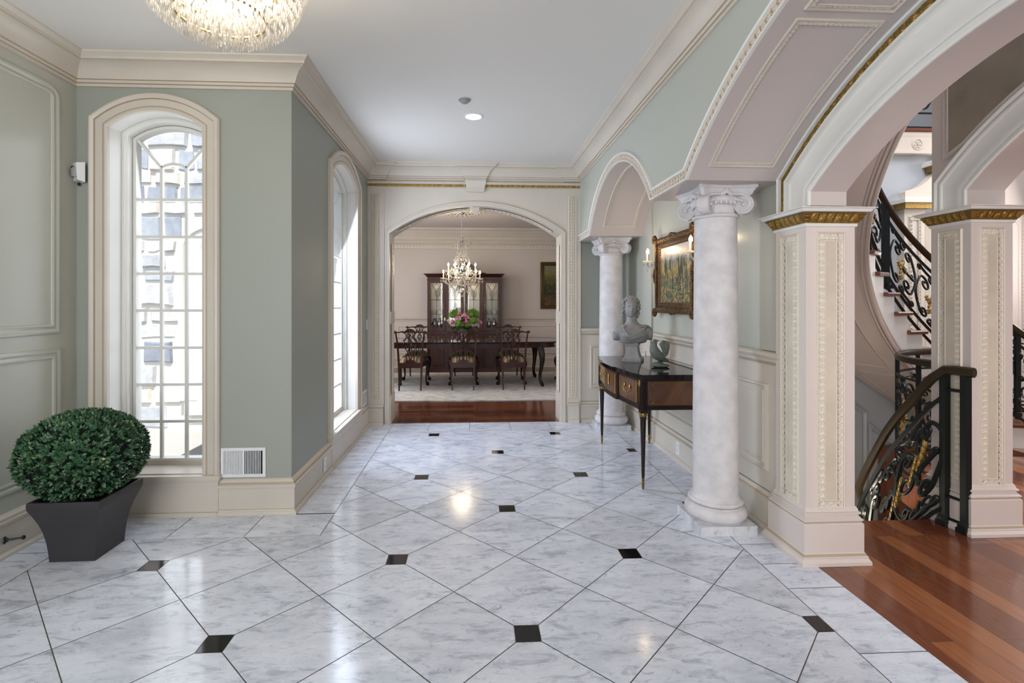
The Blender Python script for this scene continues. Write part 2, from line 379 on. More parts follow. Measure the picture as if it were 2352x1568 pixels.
        for i in range(k if closed else k-1):
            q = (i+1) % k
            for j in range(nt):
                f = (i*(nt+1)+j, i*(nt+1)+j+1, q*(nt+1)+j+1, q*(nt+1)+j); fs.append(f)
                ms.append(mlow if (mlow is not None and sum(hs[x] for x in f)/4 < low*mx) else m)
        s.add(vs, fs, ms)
    def build(s, name, mats, parent=None, ang=38, **props):
        me = bpy.data.meshes.new(name); me.from_pydata(s.v, [], s.f)
        if not isinstance(mats, (list, tuple)): mats = [mats]
        for x in mats: me.materials.append(x)
        me.polygons.foreach_set('material_index', s.m); me.polygons.foreach_set('use_smooth', s.sm)
        if any(t is not None for t in s.tint):
            at = me.color_attributes.new('tint', 'FLOAT_COLOR', 'CORNER'); li = 0; buf = []
            for f, t in zip(s.f, s.tint):
                c = t if t is not None else (0, 0, 0)
                buf += [c[0], c[1], c[2], 1.0]*len(f)
            at.data.foreach_set('color', buf)
        me.update()
        bm = bmesh.new(); bm.from_mesh(me); bmesh.ops.recalc_face_normals(bm, faces=bm.faces) if not props.get('keep') else None; bm.to_mesh(me); bm.free()
        try: me.set_sharp_from_angle(angle=radians(ang))
        except Exception: pass
        o = bpy.data.objects.new(name, me); COL.objects.link(o)
        if parent is not None: o.parent = parent
        return o
def resample(path, step, closed=False):
    P = [V(p) for p in path]
    if closed: P = P+[P[0]]
    out = []
    for i in range(len(P)-1):
        L = (P[i+1]-P[i]).length; n = max(1, int(round(L/step)))
        for j in range(n): out.append(P[i].lerp(P[i+1], j/n))
    if not closed: out.append(P[-1])
    return out
def frame(path, N, closed):
    P = [V(p) for p in path]; k = len(P); S = []; NN = []
    for i in range(k):
        n = V(N(P[i])) if callable(N) else V(N)
        d1 = (P[i]-P[(i-1) % k]) if (closed or i > 0) else None
        d2 = (P[(i+1) % k]-P[i]) if (closed or i < k-1) else None
        if d1 is None: d1 = d2
        if d2 is None: d2 = d1
        s1 = n.cross(d1.normalized()).normalized(); s2 = n.cross(d2.normalized()).normalized()
        b = s1+s2; b = b.normalized() if b.length > 1e-6 else s1
        c = max(.35, b.dot(s1)); S.append(b/c); NN.append(n)
    return P, S, NN
def arc(c, hw, zs, zt, n=24, a=None, b=None):
    """points (x, z) of a segmental arch from c-hw to c+hw"""
    rise = zt-zs; R = (hw*hw+rise*rise)/(2*rise); zc = zt-R; t0 = math.asin(min(1, hw/R)); out = []
    for i in range(n+1):
        t = -t0+2*t0*i/n; out.append((c+R*sin(t), zc+R*cos(t)))
    return out
def arcz(c, hw, zs, zt):
    rise = zt-zs; R = (hw*hw+rise*rise)/(2*rise); zc = zt-R
    return lambda x: zc+sqrt(max(0, R*R-(x-c)**2))
def arch_wall(mb, mp, a0, a1, z0, z1, d0, d1, ops, m=0, mi=0, n=28):
    """wall slab along a with arched openings; mp(a, z, d) -> xyz"""
    def q(pts, mm): mb.add([mp(*p) for p in pts], [tuple(range(len(pts)))], mm)
    ops = sorted(ops, key=lambda o: o['c']); cur = a0
    for o in ops:
        l, r = o['c']-o['hw'], o['c']+o['hw']; f = arcz(o['c'], o['hw'], o['zs'], o['zt']); zb = o.get('zb', z0)
        for d in (d0, d1):
            q([(cur, z0, d), (l, z0, d), (l, z1, d), (cur, z1, d)], m)
            xs = [l+(r-l)*i/n for i in range(n+1)]
            for i in range(n):
                q([(xs[i], f(xs[i]), d), (xs[i+1], f(xs[i+1]), d), (xs[i+1], z1, d), (xs[i], z1, d)], m)
            if zb > z0: q([(l, z0, d), (r, z0, d), (r, zb, d), (l, zb, d)], m)
        for i in range(n):
            q([(xs[i], f(xs[i]), d0), (xs[i+1], f(xs[i+1]), d0), (xs[i+1], f(xs[i+1]), d1), (xs[i], f(xs[i]), d1)], mi)
        if o['zs'] > zb:
            for x in (l, r): q([(x, zb, d0), (x, o['zs'], d0), (x, o['zs'], d1), (x, zb, d1)], mi)
        if zb > z0: q([(l, zb, d0), (r, zb, d0), (r, zb, d1), (l, zb, d1)], mi)
        q([(cur, z0, d0), (l, z0, d0), (l, z0, d1), (cur, z0, d1)], mi)
        cur = r
    for d in (d0, d1): q([(cur, z0, d), (a1, z0, d), (a1, z1, d), (cur, z1, d)], m)
    q([(cur, z0, d0), (a1, z0, d0), (a1, z0, d1), (cur, z0, d1)], mi)
    q([(a0, z0, d0), (a0, z1, d0), (a0, z1, d1), (a0, z0, d1)], m); q([(a1, z0, d0), (a1, z1, d0), (a1, z1, d1), (a1, z0, d1)], m)
    q([(a0, z1, d0), (a1, z1, d0), (a1, z1, d1), (a0, z1, d1)], m)

def tag(o, label=None, cat=None, group=None, kind=None):
    if label: o['label'] = label
    if cat: o['category'] = cat
    if group: o['group'] = group
    if kind: o['kind'] = kind
    return o
def struct(o, label, cat): return tag(o, label, cat, kind='structure')
def empty(name, loc, rz=0, label=None, cat=None, group=None):
    o = bpy.data.objects.new(name, None); COL.objects.link(o); o.location = loc; o.rotation_euler = (0, 0, rz); o.empty_display_size = .1
    return tag(o, label, cat, group)
def dup(root, loc, rz, label, group=None):
    r = root.copy(); COL.objects.link(r); r.location = loc; r.rotation_euler = (0, 0, rz); r['label'] = label
    if group: r['group'] = group
    for ch in list(root.children):
        c = ch.copy(); COL.objects.link(c); c.parent = r
        for g in list(ch.children):
            d = g.copy(); COL.objects.link(d); d.parent = c
    return r
def egg(L, A):
    def f(s, t):
        u = (s/L) % 1.0; d = ((u-.5)/.47)**2+((t+1)/1.85)**2
        dome = sqrt(max(0, 1-d*1.9)); rim = math.exp(-((sqrt(d)-1)/.13)**2)*.72; dart = max(0, 1-abs((u+.5) % 1.0-.5)/.06)*max(0, t)*.6
        return A*max(dome, rim, dart, .5 if abs(t) > .93 else 0)
    return f
def acanthus(L, A):
    def f(s, t):
        u = (s/L) % 1.0; k = int(s/L) % 2; tt = t if k else -t
        w = sin(pi*u)**.6*(1-t*t)**.5; rib = .6+.4*cos(9*(u+.35*abs(tt))*pi); curl = math.exp(-((u-.72)**2/.012+(tt-.3)**2/.09))
        return A*min(1, max(.12, w*rib*.8+curl*.6, .4 if abs(t) > .9 else 0))
    return f
# ------------------------------------------------------------------ floors
CEIL = 3.0
ta = .3233; OX, OY = .709*ta, 6.565*ta
mb = MB(); mb.add([(-2.7, -3, -.004), (1.83, -3, -.004), (1.83, 5.88, -.004), (-2.7, 5.88, -.004), (1.83, 2.6, -.004), (2.0, 2.6, -.004), (2.0, 5.88, -.004)], [(0, 1, 2, 3), (4, 5, 6, 2)], 2)
def clip(poly, ax, val, keep_less):
    out = []
    for i in range(len(poly)):
        p, q = poly[i], poly[(i+1) % len(poly)]
        ip = (p[ax] <= val) if keep_less else (p[ax] >= val); iq = (q[ax] <= val) if keep_less else (q[ax] >= val)
        if ip: out.append(p)
        if ip != iq:
            t = (val-p[ax])/(q[ax]-p[ax]); out.append((p[0]+(q[0]-p[0])*t, p[1]+(q[1]-p[1])*t))
    return out
def cliprect(poly, x0, x1, y0, y1):
    for ax, v, k in ((0, x0, False), (0, x1, True), (1, y0, False), (1, y1, True)):
        if len(poly) < 3: return []
        poly = clip(poly, ax, v, k)
    return poly if len(poly) >= 3 else []
GW = .0021
def tilef(poly, m=0):
    if not poly: return
    ar = sum(poly[i][0]*poly[(i+1) % len(poly)][1]-poly[(i+1) % len(poly)][0]*poly[i][1] for i in range(len(poly)))
    if abs(ar) < 1e-4: return
    if ar < 0: poly = poly[::-1]
    mb.add([(x, y, 0) for x, y in poly], [tuple(range(len(poly)))], m, tint=(random.random(), random.random(), random.random()))
REG = [(-2.34, 1.545, -3, 3.075), (-.925, 1.545, 3.075, 5.5)]
bh = .053
for i in range(-14, 12):
    for j in range(-18, 18):
        for (x0, x1, y0, y1) in REG:
            cx, cy = OX+i*ta, OY+j*ta
            g = GW
            if (i+j) % 2:
                poly = []
                for dx, dy in ((1, 0), (0, 1), (-1, 0), (0, -1)):
                    p, q = i+dx, j+dy
                    dot = p % 2 == 0 and q % 2 == 0 and ((p+q)//2) % 2 == 0
                    r = ta-g*1.4
                    if dot:
                        e = ta-bh-g
                        w = r-e
                        if dx: poly += [(cx+dx*e, cy-dx*w), (cx+dx*e, cy+dx*w)]
                        else: poly += [(cx+dy*w, cy+dy*e), (cx-dy*w, cy+dy*e)]
                    else: poly.append((cx+dx*r, cy+dy*r))
                tilef(cliprect(poly, x0+g, x1-g, y0+g if y0 > 0 and y0 != 3.075 else y0, y1-g if y1 != 3.075 else y1))
            elif i % 2 == 0 and j % 2 == 0 and ((i+j)//2) % 2 == 0:
                b = bh-.001
                tilef(cliprect([(cx-b, cy-b), (cx+b, cy-b), (cx+b, cy+b), (cx-b, cy+b)], x0, x1, y0, y1), 1)
def border(x0, x1, y0, y1, along, off, L=.457):
    a0, a1 = (x0, x1) if along == 0 else (y0, y1); k = math.floor((a0-off)/L); g = GW
    while off+k*L < a1:
        s, e = max(a0, off+k*L), min(a1, off+(k+1)*L); k += 1
        if e-s < .01: continue
        if along == 0: tilef([(s+g, y0+g), (e-g, y0+g), (e-g, y1-g), (s+g, y1-g)])
        else: tilef([(x0+g, s+g), (x1-g, s+g), (x1-g, e-g), (x0+g, e-g)])
border(1.545, 1.832, -3, 2.62, 1, 2.39); border(1.545, 1.86, 2.62, 5.5, 1, 2.84)
border(-.925, 1.86, 5.5, 5.88, 0, -.50)
border(-1.25, -.925, 3.39, 5.88, 1, 3.40)
border(-2.65, -.925, 3.075, 3.39, 0, -1.835)
border(-2.65, -2.34, -3, 3.075, 1, .2)
fl = mb.build('floor', [marble, blackm, grout]); struct(fl, 'white grey-veined marble floor laid on the diagonal with small black inset squares', 'floor')
mb = MB()
for x0, x1, y0, y1 in ((1.832, 9, -3, 3.11), (5.15, 9, 3.11, 6.4)): mb.box(x0, x1, y0, y1, -.16, -.001)
o = mb.build('floor', hallwood); struct(o, 'glossy red-brown wood plank floor of the stair hall', 'floor')
mb = MB(); mb.box(-2.9, 2.7, 5.872, 11.0, -.1, -.0005)
o = mb.build('floor', dinewood); struct(o, 'dark red wood plank floor of the dining room', 'floor')

# ------------------------------------------------------------------ foyer walls and ceiling
FW = [(0.0, 0), (.0, -0.0)]
mb = MB(); mb.box(-2.9, 1.84, -3.2, 3.72, 3.0, 3.12); mb.box(-1.48, 1.84, 3.72, 6.2, 3.0, 3.12)
o = mb.build('ceiling', ceilm); struct(o, 'smooth pale grey foyer ceiling', 'ceiling')
mb = MB(); mb.box(-2.85, -2.61, -3.2, 3.75, 0, 3.0)
# raised panel frames of the left wall are mouldings in the same paint
prof_pan = [(-.03, 0), (-.028, .008), (-.018, .012), (-.008, .006), (0, .004), (.01, .012), (.022, .014), (.03, .01), (.034, 0)]
for y0, y1, z0, z1 in ((1.30, 3.262, 1.243, 2.725), (1.30, 3.272, .36, 1.09), (-1.2, 1.0, 1.243, 2.725), (-1.2, 1.0, .36, 1.09)):
    # near frame runs off the picture; corners of the upper frame are notched
    pts = [(-2.61, y0, z0), (-2.61, y1, z0), (-2.61, y1, z1), (-2.61, y0, z1)]
    if z1 > 2: pts = [(-2.61, y0, z0), (-2.61, y1, z0)]+[(-2.61, y1-.05+.05*cos(t), z1-.05+.05*sin(t)) for t in [pi/2*k/8 for k in range(9)]]+[(-2.61, y0, z1)]
    mb.sweep(pts[::-1], prof_pan, (1, 0, 0), closed=True)
o = mb.build('wall_left', sage_l, keep=1); struct(o, 'glossy sage green panelled wall at the far left', 'wall')
mp_y = lambda a, z, d: (a, d, z)      # wall facing -y
mp_x = lambda a, z, d: (d, a, z)
W1 = dict(c=-2.10, hw=.308, zb=.265, zs=2.57, zt=2.678); W2 = dict(c=4.845, hw=.455, zb=.285, zs=2.555, zt=2.70)
mb = MB(); arch_wall(mb, mp_y, -2.85, -1.225, 0, 3.02, 3.43, 3.72, [W1], 0, 1)
o = mb.build('wall_front', [sage, trimw]); struct(o, 'sage green wall with the tall arched window facing the camera', 'wall')
mb = MB(); arch_wall(mb, mp_x, 3.431, 6.1, 0, 3.02, -1.22, -1.48, [W2], 0, 1)
o = mb.build('wall_corridor', [sage, trimw]); struct(o, 'sage green wall of the passage with the second arched window', 'wall')
mb = MB(); mb.box(-2.85, 1.84, -3.3, -3.1, 0, 3.1)
o = mb.build('wall_rear', sage); struct(o, 'sage green wall behind the viewer', 'wall')
# exterior cladding of the corner seen through the glass is the wall itself

# dining arch wall
ARC = dict(c=.03, hw=1.0, zb=0, zs=2.205, zt=2.53)
mb = MB(); arch_wall(mb, mp_y, -1.24, 1.262, 0, 3.02, 5.855, 6.2, [ARC], 0, 0)
for x0, x1 in ((-1.22, -1.03), (1.09, 1.262)): mb.box(x0, x1, 5.843, 5.86, .2, 2.77)
o = mb.build('wall_back', [trim]); struct(o, 'cream wall with the wide arched opening to the dining room', 'wall')
mb = MB(); mb.box(1.262, 2.02, 5.89, 6.2, 0, 3.02)
o = mb.build('wall_niche_end', sage); struct(o, 'sage green end wall beyond the far column', 'wall')
# arch casing: outer bead line, intrados bands of plain blocks and carved runs
mb = MB()
pts = [(c_[0], 5.855, c_[1]) for c_ in arc(.03, 1.0, 2.205, 2.53, 36)]
path = [(-.97, 5.855, 0)]+pts+[(1.03, 5.855, 0)]
mb.sweep(path, [(0, 0), (.0, .012), (.034, .012), (.036, .02), (.052, .02), (.056, .004), (.06, .004), (.06, 0)], (0, -1, 0), mats=[0, 0, 0, 0, 0, 1, 1])
o = mb.build('trim_1', [trim, glaze]); struct(o, 'moulded edge of the dining room archway', 'trim')
# carved strips under the arch
mb = MB()
Rr = (1.0+.325**2)/(2*.325); zc = 2.53-Rr
def arcrun(t0, t1, n=30): return [(.03+(Rr)*sin(t0+(t1-t0)*i/n), 6.02, zc+(Rr)*cos(t0+(t1-t0)*i/n)) for i in range(n+1)]
tm = math.asin(1.0/Rr)
inw = lambda p: (V((.03, 6.02, zc))-V(p)).normalized() if p[2] > 2.21 else V((-1 if p[0] > 0 else 1, 0, 0))
for t0, t1 in ((-tm+.06, -.045), (.045, tm-.06)):
    mb.relief(arcrun(t0, t1), inw, -.07, .07, .004, acanthus(.05, .012), .006, 8, mlow=1, low=.14)
for x in (-.97, 1.03):
    for z0, z1 in ((.33, 1.16), (1.30, 2.10)):
        mb.relief([(x, 6.02, z0), (x, 6.02, z1)], (1 if x < 0 else -1, 0, 0), -.07, .07, .003, acanthus(.05, .012), .006, 8, mlow=1, low=.14)
o = mb.build('trim_2', [relief_c, glaze]); struct(o, 'carved leaf bands lining the inside of the dining room archway', 'trim')
mb = MB()
mb.box(-.01, .07, 5.93, 6.12, 2.485, 2.53)
for x, sgn in ((-.97, 1), (1.03, -1)):
    mb.box(x, x+sgn*.012, 5.87, 6.16, 1.16, 1.30); mb.box(x, x+sgn*.012, 5.87, 6.18, 0, .32)
o = mb.build('trim_3', [trim]); struct(o, 'plain blocks between the carved bands of the archway', 'trim')

def bbprof(h, t=.03, cap=None):
    return [(0, 0), (t+.016, 0), (t+.016, .012), (t+.012, .02), (t+.004, .026), (t+.003, .034), (t, .038), (t, h-.055), (t+.008, h-.052), (t+.008, h-.036), (t-.002, h-.032), (t-.004, h-.028), (t-.008, h-.02), (.008, h-.004), (.0, h)]
BM = [0, 0, 0, 0, 0, 1, 0, 0, 0, 0, 1, 1, 0, 0]
def baseboard(name, path, h, label, t=.03, mt=None):
    mb = MB(); mb.sweep(path, bbprof(h, t), (0, 0, 1), mats=BM); o = mb.build(name, mt or [trim, glaze], ang=30); struct(o, label, 'baseboard'); return o
baseboard('baseboard_left', [(-1.22, 5.84, 0), (-1.22, 3.43, 0), (-2.61, 3.43, 0), (-2.61, -3, 0)], .232, 'cream moulded baseboard around the window walls')
baseboard('baseboard_back', [(-1.035, 5.84, 0), (-1.22, 5.84, 0)], .225, 'cream baseboard block left of the archway', .034)
baseboard('baseboard_archway', [(1.235, 5.843, 0), (1.105, 5.843, 0)], .26, 'cream baseboard block right of the archway', .034)

# crown moulding of the foyer
CR = [(0, -.178), (.014, -.178), (.014, -.160), (.024, -.156), (.027, -.150), (.027, -.140), (.036, -.137), (.042, -.120), (.054, -.095), (.072, -.073), (.098, -.056), (.116, -.050), (.117, -.046), (.124, -.044), (.126, -.030), (.140, -.018), (.150, -.012), (.152, 0), (0, 0)]
CRM = [0, 0, 1, 0, 0, 1, 0, 0, 0, 0, 0, 1, 0, 0, 0, 0, 0, 0]
mb = MB(); mb.sweep([(1.25, -3.1, CEIL), (1.25, 5.835, CEIL), (1.07, 5.835, CEIL), (1.07, 5.855, CEIL), (.135, 5.855, CEIL), (.135, 5.822, CEIL), (-.085, 5.822, CEIL), (-.085, 5.855, CEIL), (-1.02, 5.855, CEIL), (-1.02, 5.835, CEIL), (-1.22, 5.835, CEIL), (-1.22, 3.43, CEIL), (-2.61, 3.43, CEIL), (-2.61, -3.1, CEIL)], [(a, b+.002) for a, b in CR], (0, 0, 1), mats=CRM)
# breaks in the crown over the archway
for x0, x1, dz in ((-.60+.6, .25, .0),):
    pass
o = mb.build('trim_4', [trim, glaze], ang=25); struct(o, 'cream crown moulding around the foyer ceiling', 'trim')
# gilded frieze band and keystone over the archway
mb = MB()
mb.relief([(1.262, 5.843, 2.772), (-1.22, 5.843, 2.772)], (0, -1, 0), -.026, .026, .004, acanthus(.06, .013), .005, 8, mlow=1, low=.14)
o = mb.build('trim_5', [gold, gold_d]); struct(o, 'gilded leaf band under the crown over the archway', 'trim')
mb = MB()
mb.sweep([(1.262, 5.855, 2.745), (-1.22, 5.855, 2.745)], [(-.004, 0), (-.004, .02), (.006, .024), (.006, 0)], (0, -1, 0))
mb.sweep([(1.262, 5.855, 2.800), (-1.22, 5.855, 2.800)], [(-.004, 0), (-.004, .03), (.024, .034), (.024, 0)], (0, -1, 0))
mb.add([(-.10, 5.80, 2.82), (.15, 5.80, 2.82), (.12, 5.82, 2.69), (-.07, 5.82, 2.69), (-.10, 5.86, 2.82), (.15, 5.86, 2.82), (.12, 5.86, 2.69), (-.07, 5.86, 2.69)], [(0, 1, 2, 3), (0, 3, 7, 4), (1, 2, 6, 5), (3, 2, 6, 7), (0, 1, 5, 4)])
mb.box(-.08, .13, 5.812, 5.86, 2.70, 2.74)
o = mb.build('trim_6', [trim]); struct(o, 'small cream keystone block and fillets over the archway', 'trim')
# carved vertical panels beside the archway
def carved_panel(mb, c, ux, w, z0, z1, N, L=.045, A=.013, bw=.03, inset=.012):
    """rectangular egg-and-dart frame on a face; c = centre point, ux = horizontal unit vector in the face"""
    c = V(c); ux = V(ux); h = w/2
    P = [c+ux*a+V((0, 0, z)) for a, z in ((-h, z0), (-h, z1), (h, z1), (h, z0))]
    nn = V(N)
    if nn.cross(V((0, 0, 1))).dot(ux) > 0: P = P[::-1]          # keep +a outwards
    mb.sweep(P, [(.0, 0), (.0, .006), (.004, .010), (.008, .006), (.010, 0)], N, closed=True, m=0)
    mb.relief(P, N, -bw, -.001, .0, egg(L, A), L/9, 6, closed=True, m=0, mlow=1, low=.2)
    mb.sweep(P, [(-bw-.010, 0), (-bw-.008, .005), (-bw-.002, .005), (-bw, 0)], N, closed=True, m=0)
mb = MB()
for x in (-1.124, 1.165): carved_panel(mb, (x, 5.843, 0), (1, 0, 0), .075, .30, 2.645, (0, -1, 0), .036, .012, .024)
o = mb.build('trim_7', [relief_c, glaze]); struct(o, 'narrow carved bead frames on both sides of the archway', 'trim')

# ------------------------------------------------------------------ windows
def window(name, wall, o_, hw, zb, zs, zt, plane, N, sashd, hwo, zso, zto, cols, label):
    """wall: mapping from (a, z, depth into wall) to xyz; o_ = centre along a"""
    c = o_
    t = MB()
    # casing
    sg = 1 if N[1] < 0 else 1
    P = [wall(c-hw, zb, 0)]+[wall(x, z, 0) for x, z in arc(c, hw, zs, zt, 22)]+[wall(c+hw, zb, 0)]
    if V(N).cross(V((0, 0, 1))).dot(V(wall(c-1, 0, 0))-V(wall(c, 0, 0))) < 0: P = P[::-1]
    w = hwo-hw
    t.sweep(P, [(-.004, -.01), (-.004, .014), (.008, .018), (.018, .014), (w*.25, .012), (w*.45, .018), (w*.62, .018), (w*.66, .028), (w*.82, .036), (w*.92, .034), (w, .022), (w, 0)], N, mats=[0, 0, 0, 1, 0, 0, 1, 0, 0, 0, 0])
    casing = t.build('window_casing', [trim, glaze], ang=30)
    # stepped jamb lining
    t = MB()
    def loop(k): return [wall(c-hw+k, zb, sashd*.62)]+[wall(x, z, sashd*.62) for x, z in arc(c, hw-k, zs-.2*k, zt-k, 22)]+[wall(c+hw-k, zb, sashd*.62)]
    Q = loop(0)
    if P[0] != wall(c-hw, zb, 0): Q = Q[::-1]
    t.sweep(Q, [(0, 0), (-.018, 0), (-.022, -.012), (-.030, -.016), (-.034, -sashd*.38)], N)
    lining = t.build('jamb_lining', [trimw], ang=30)
    # sash and glazing bars
    t = MB(); k = .036; si = hw-k-.018
    Q = [wall(c-hw+k, zb+.03, sashd)]+[wall(x, z, sashd) for x, z in arc(c, hw-k, zs-.02, zt-k, 22)]+[wall(c+hw-k, zb+.03, sashd)]
    if P[0] != wall(c-hw, zb, 0): Q = Q[::-1]
    t.sweep(Q, [(.0, .0), (.0, .02), (-.022, .024), (-.026, .0), (-.026, -.03), (0, -.03)], N, closed=True)
    bars = [.573, .831, 1.089, 1.35, 1.608, 1.866, 2.127]
    W = 2*(si); f = arcz(c, hw-k, zs-.02, zt-k)
    def bar(p, q, wd=.009, dp=.016):
        p, q = V(p), V(q); L = (q-p).length; e_ = .0015 if abs(p.x-q.x) < 1e-4 else 0; t.tube([wall(p.x, p.y, sashd-.004-e_), wall(q.x, q.y, sashd-.004-e_)], wd*1.5, 4, up=N)
    for z in bars: bar((c-si, z), (c+si, z))
    ws = [c-si+W*i/cols for i in range(1, cols)]
    for x in ws: bar((x, zb+.03), (x, 2.127))
    xl, xr = ws[0], ws[-1]
    if cols == 3:
        bar((xl, 2.127), (xl, 2.352)); bar((xr, 2.127), (xr, 2.352))
        A = arc(c, (xr-xl)/2, 2.352, 2.378, 8)
        for i in range(8): bar(A[i], A[i+1])
        bar((xl, 2.352), (c-si+.01, zs-.03)); bar((xr, 2.352), (c+si-.01, zs-.03))
    sash = t.build('sash', [trimw], ang=30)
    t = MB()
    Pg = [(c-si, zb+.04)]+[(x, z) for x, z in arc(c, si, zs-.04, zt-k-.02, 22)]+[(c+si, zb+.04)]
    n = len(Pg); vs = [wall(x, z, sashd+.008) for x, z in Pg]+[wall(x, z, sashd+.012) for x, z in Pg]
    t.add(vs, [tuple(range(n)), tuple(range(2*n-1, n-1, -1))]+[(i, (i+1) % n, n+(i+1) % n, n+i) for i in range(n)], 0, smooth=False)
    pane = t.build('glass_pane', [glassm])
    # sill and apron
    t = MB()
    def bx(a0, a1, d0, d1, z0, z1):
        A, B = wall(a0, z0, d0), wall(a1, z1, d1); t.box(A[0], B[0], A[1], B[1], z0, z1)
    bx(c-hw, c+hw, -.005, sashd+.03, zb-.005, zb+.008); bx(c-hw, c+hw, sashd-.03, sashd+.03, zb, zb+.032)
    bx(c-hwo-.012, c+hwo+.012, -.05, .0, zb-.026, zb+.002); bx(c-hwo-.004, c+hwo+.004, -.04, .0, zb-.04, zb-.026)
    bx(c-hwo, c+hwo, -.036, .02, .03, zb-.04); bx(c-hwo, c+hwo, -.05, .02, 0, .026)
    sill = t.build('sill', [trimw if False else trim])
    r = empty(name, (0, 0, 0)); struct(r, label, 'window')
    for x in (casing, lining, sash, pane, sill): x.parent = r
    return r
window('window_1', lambda a, z, d: (a, 3.43+d, z), -2.10, .308, .265, 2.57, 2.678, 3.43, (0, -1, 0), .21, .418, 2.635, 2.79, 3, 'tall narrow arched window with small panes facing the viewer')
window('window_2', lambda a, z, d: (-1.22-d, a, z), 4.845, .455, .285, 2.555, 2.70, -1.22, (1, 0, 0), .16, .57, 2.61, 2.80, 3, 'arched window seen edge-on in the passage wall')

# ------------------------------------------------------------------ outside: stone wall with white window surround
mb = MB()
random.seed(5)
z = -.3
while z < 4.2:
    h = random.choice([.14, .18, .22, .27, .33]); x = -7
    while x < -3.16:
        w = random.uniform(.16, .55)*(1.2 if h > .2 else .9); j = lambda: random.uniform(-.014, .014)
        gp = .018
        pts = [(x+gp+j(), 7.0, z+gp+j()), (x+w*.5, 7.0, z+gp+j()*1.4), (x+w-gp+j(), 7.0, z+gp+j()), (x+w-gp+j(), 7.0, z+h-gp+j()), (x+w*.5, 7.0, z+h-gp+j()*1.4), (x+gp+j(), 7.0, z+h-gp+j())]
        d = random.uniform(.02, .06); c = V((x+w/2, 7.0, z+h/2))
        inner = [c+(V(p)-c)*.86+V((0, -d, 0)) for p in pts]
        tv = random.random()
        if not (-4.0 < x+w*.6 and x < -2.2 and z < 2.55):
            mb.add(pts+inner, [(6, 7, 8, 9, 10, 11)]+[(i, (i+1) % 6, 6+(i+1) % 6, 6+i) for i in range(6)], 0, smooth=False, tint=(tv, tv, tv))
        x += w
    z += h
mb.box(-7, -3.11, 6.99, 7.2, -.4, 4.2, 1)
random.seed(11)
o = mb.build('wall_exterior', [stonem, mortar]); struct(o, 'sunlit rubble stone wall outside the window', 'wall')
mb = MB()
P = [(-3.80, 6.98, .1)]+[(x, 6.98, z) for x, z in arc(-3.53, .27, 2.15, 2.34, 16)]+[(-3.26, 6.98, .1)]
mb.sweep(P, [(-.16, 0), (-.16, .05), (-.10, .09), (.04, .09), (.06, .12), (.12, .12), (.12, 0)], (0, -1, 0))
mb.box(-3.86, -3.16, 6.9, 7.1, -.1, .12); mb.box(-3.79, -3.27, 6.97, 6.99, .1, 2.2, 1)
for z in (.7, 1.3, 1.9): mb.box(-3.79, -3.27, 6.955, 6.98, z, z+.03)
o = mb.build('window_3', [trimw, mat('outside_glass', rgb(210, 222, 236), .08)]); struct(o, 'white arched window surround on the stone wall outside', 'window')
mb = MB(); mb.box(-9, -1.5, 3.73, 7.2, -.5, -.35)
o = mb.build('ground', mat('pale_gravel', rgb(170, 168, 160), .95, bump=.6, bscale=60)); tag(o, 'pale gravel ground outside the window', 'ground', kind='structure')
# ------------------------------------------------------------------ arcade on the right
BIG = dict(c=1.369, hw=1.492, zs=2.12, zt=2.673); SML = dict(c=4.384, hw=.923, zs=2.12, zt=2.612)
mb = MB(); arch_wall(mb, mp_x, -3.1, 5.87, 2.12, 3.02, 1.25, 1.848, [BIG, SML], 0, 1, 40)
mb.box(1.25, 1.84, -3.1, -.60, 0, 2.12, 0)
o = mb.build('wall_right', [mat('pale_sage_paint', rgb(182, 185, 175), .32), pink]); struct(o, 'pale sage arcade wall carried on the two plaster columns', 'wall')
# moulding along the arcade edge
def bigarc(n=40): return arc(1.369, 1.492, 2.12, 2.673, n)
def smlarc(n=30): return arc(4.384, .923, 2.12, 2.612, n)
edge = [(1.25, 5.85, 2.12)]+[(1.25, a, z) for a, z in smlarc()[::-1]]+[(1.25, a, z) for a, z in bigarc()[::-1]]+[(1.25, -.55, 2.12)]
NX = (-1, 0, 0)
mb = MB()
mb.sweep(edge, [(.0015, -.005), (.0015, .016), (.004, .018), (.011, .018), (.014, .006)], NX)
mb.sweep(edge, [(.058, .006), (.060, .020), (.068, .024), (.078, .020), (.082, 0)], NX)
o = mb.build('trim_8', [trimw]); struct(o, 'white fillets edging the arcade arches', 'trim')
mb = MB(); mb.relief(edge, NX, .013, .059, .004, acanthus(.042, .012), .006, 7, m=0, mlow=1, low=.28)
o = mb.build('trim_9', [mat('carved_peach_paint', rgb(206, 192, 176), .5), mat('carved_recess_glaze', rgb(168, 136, 104), .55)]); struct(o, 'carved leaf band following the arcade arches', 'trim')
